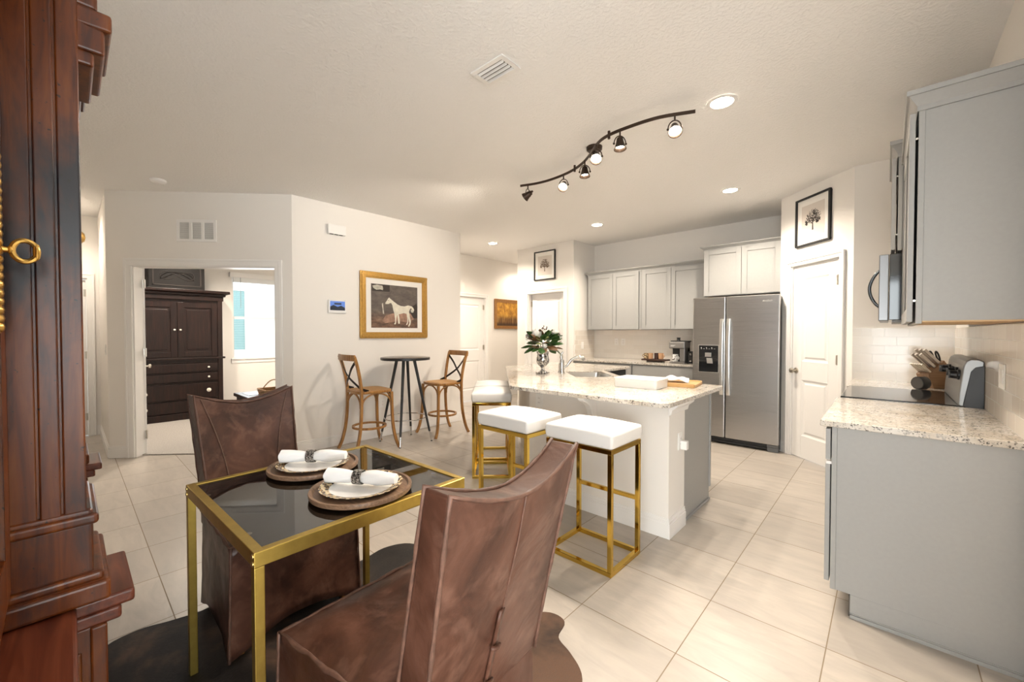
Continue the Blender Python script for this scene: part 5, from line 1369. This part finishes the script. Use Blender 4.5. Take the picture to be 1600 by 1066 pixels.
mw = thing('microwave', 'stainless over the range microwave with a curved handle', 'microwave', (.2, 3.79, 1.40)); om = Vector((.2, 3.79, 1.40))
b = MB(); b.box(.003, .402, RY0 + .002, RY1 - .002, 1.412, 1.815); part_label(b.build('body', BLKGLOSS, mw, off=om, bev=.003), 'glossy black case')
b = MB(); b.box(-.045, .001, RY0 + .002, RY1 - .002, 1.408, 1.815); dm = b.build('door', plain('dark_steel', (.24, .24, .245), .34, 1), mw, off=om, bev=.004)
b = MB(); b.box(-.047, -.044, RY0 + .20, RY1 - .03, 1.46, 1.77); part_label(b.build('door_window', BLKGLOSS, dm, off=om), 'dark door window')
b = MB(); b.box(.02, .38, RY0 + .02, RY1 - .02, 1.398, 1.412); b.build('vent_base', plain('mw_base', (.25, .25, .25), .5, .5), mw, off=om)
b = MB(); b.tube([(-.042 - .050*math.sin(PI*k/18)**.75, 3.56, 1.50 + .235*k/18) for k in range(19)], .009, 10); part_label(b.build('handle', plain('dark_handle', (.12, .13, .14), .25, 1), dm, off=om, smooth=40), 'curved dark handle')

# knife block, knives, canister
kb_ = thing('knife_block', 'brown wooden knife block on the counter beyond the range', 'knife block', (.295, 4.47, .9142), D(38))
b = MB(); b.ext([(-.085, -.055, 0), (.10, -.055, 0), (.075, -.055, .085), (-.02, -.055, .215), (-.125, -.055, .105)], (0, .11, 0)); b.build('block', BLOCKW, kb_, bev=.004)
KH = plain('knife_handle', (.50, .46, .42), .3, .8)
def knife(px, py, pz, L, label, mat, w=.009):
    t = thing('knife', label, 'knife', (.295, 4.47, .9142), D(38), 'knives in the block')
    d = Vector((-.72, 0, .69)).normalized(); p = Vector((px, py, pz))
    b = MB(); b.tube([p, p + d*L*.2, p + d*L*.6, p + d*L], [w*.8, w, w*.85, w*1.15], 10, flat=(.007, w*1.2), up=(.69, 0, .72)); b.build('handle', mat, t, smooth=40)
    b = MB(); b.tube([p - d*.03, p], [w*.7, w*.7], 8); b.build('bolster', NICKEL, t, smooth=40)
kn = 0
for row, (px, pz, n, L) in enumerate(((-.040, .193, 3, .145), (-.070, .162, 3, .140))):
    for k in range(n):
        kn += 1; knife(px, -.036 + .036*k, pz, L, '%s knife handle in the %s row of the knife block' % (('front', 'middle', 'back')[k], ('upper', 'second')[row]), KH)
for k in range(6): knife(-.108, -.045 + .018*k, .125, .085, 'slim steak knife in the lowest row of the block, %s from the camera side' % ('first', 'second', 'third', 'fourth', 'fifth', 'sixth')[k], NICKEL, .0055)
sr = thing('kitchen_shears', 'black handled kitchen shears at the top of the knife block', 'scissors', (.295, 4.47, .9142), D(38))
for s in (-1, 1):
    b = MB(); d = Vector((-.60, 0, .80)); c0 = Vector((-.01, s*.020, .205)) + d*.05; b.tube([c0 + Vector((-.02*math.cos(w)*.6, s*.004 + .016*math.sin(w)*.7, .034*math.cos(w))) for w in [2*PI*k/20 for k in range(20)]], .0055, 8, closed=True); b.build('handle_loop', BLKPLA, sr, smooth=40)
cn = thing('black_canister', 'short round black canister lying on its side before the knife block', 'canister', (.185, 4.285, .9142), D(48))
b = MB(); b.lathe([(1e-5, 0), (.044, 0), (.047, .004), (.047, .06), (.044, .064), (1e-5, .064)], 28, (-.03, 0, .047), M=Matrix.Rotation(D(90), 3, 'Y')); b.build('can', BLKPLA, cn, smooth=40)
b = MB(); b.lathe([(1e-5, -.0008), (.040, -.0008), (.040, -.0001)], 28, (-.03, 0, .047), M=Matrix.Rotation(D(90), 3, 'Y')); part_label(b.build('end_face', plain('canister_grey', (.06, .055, .05), .5), cn), 'dark grey end face')
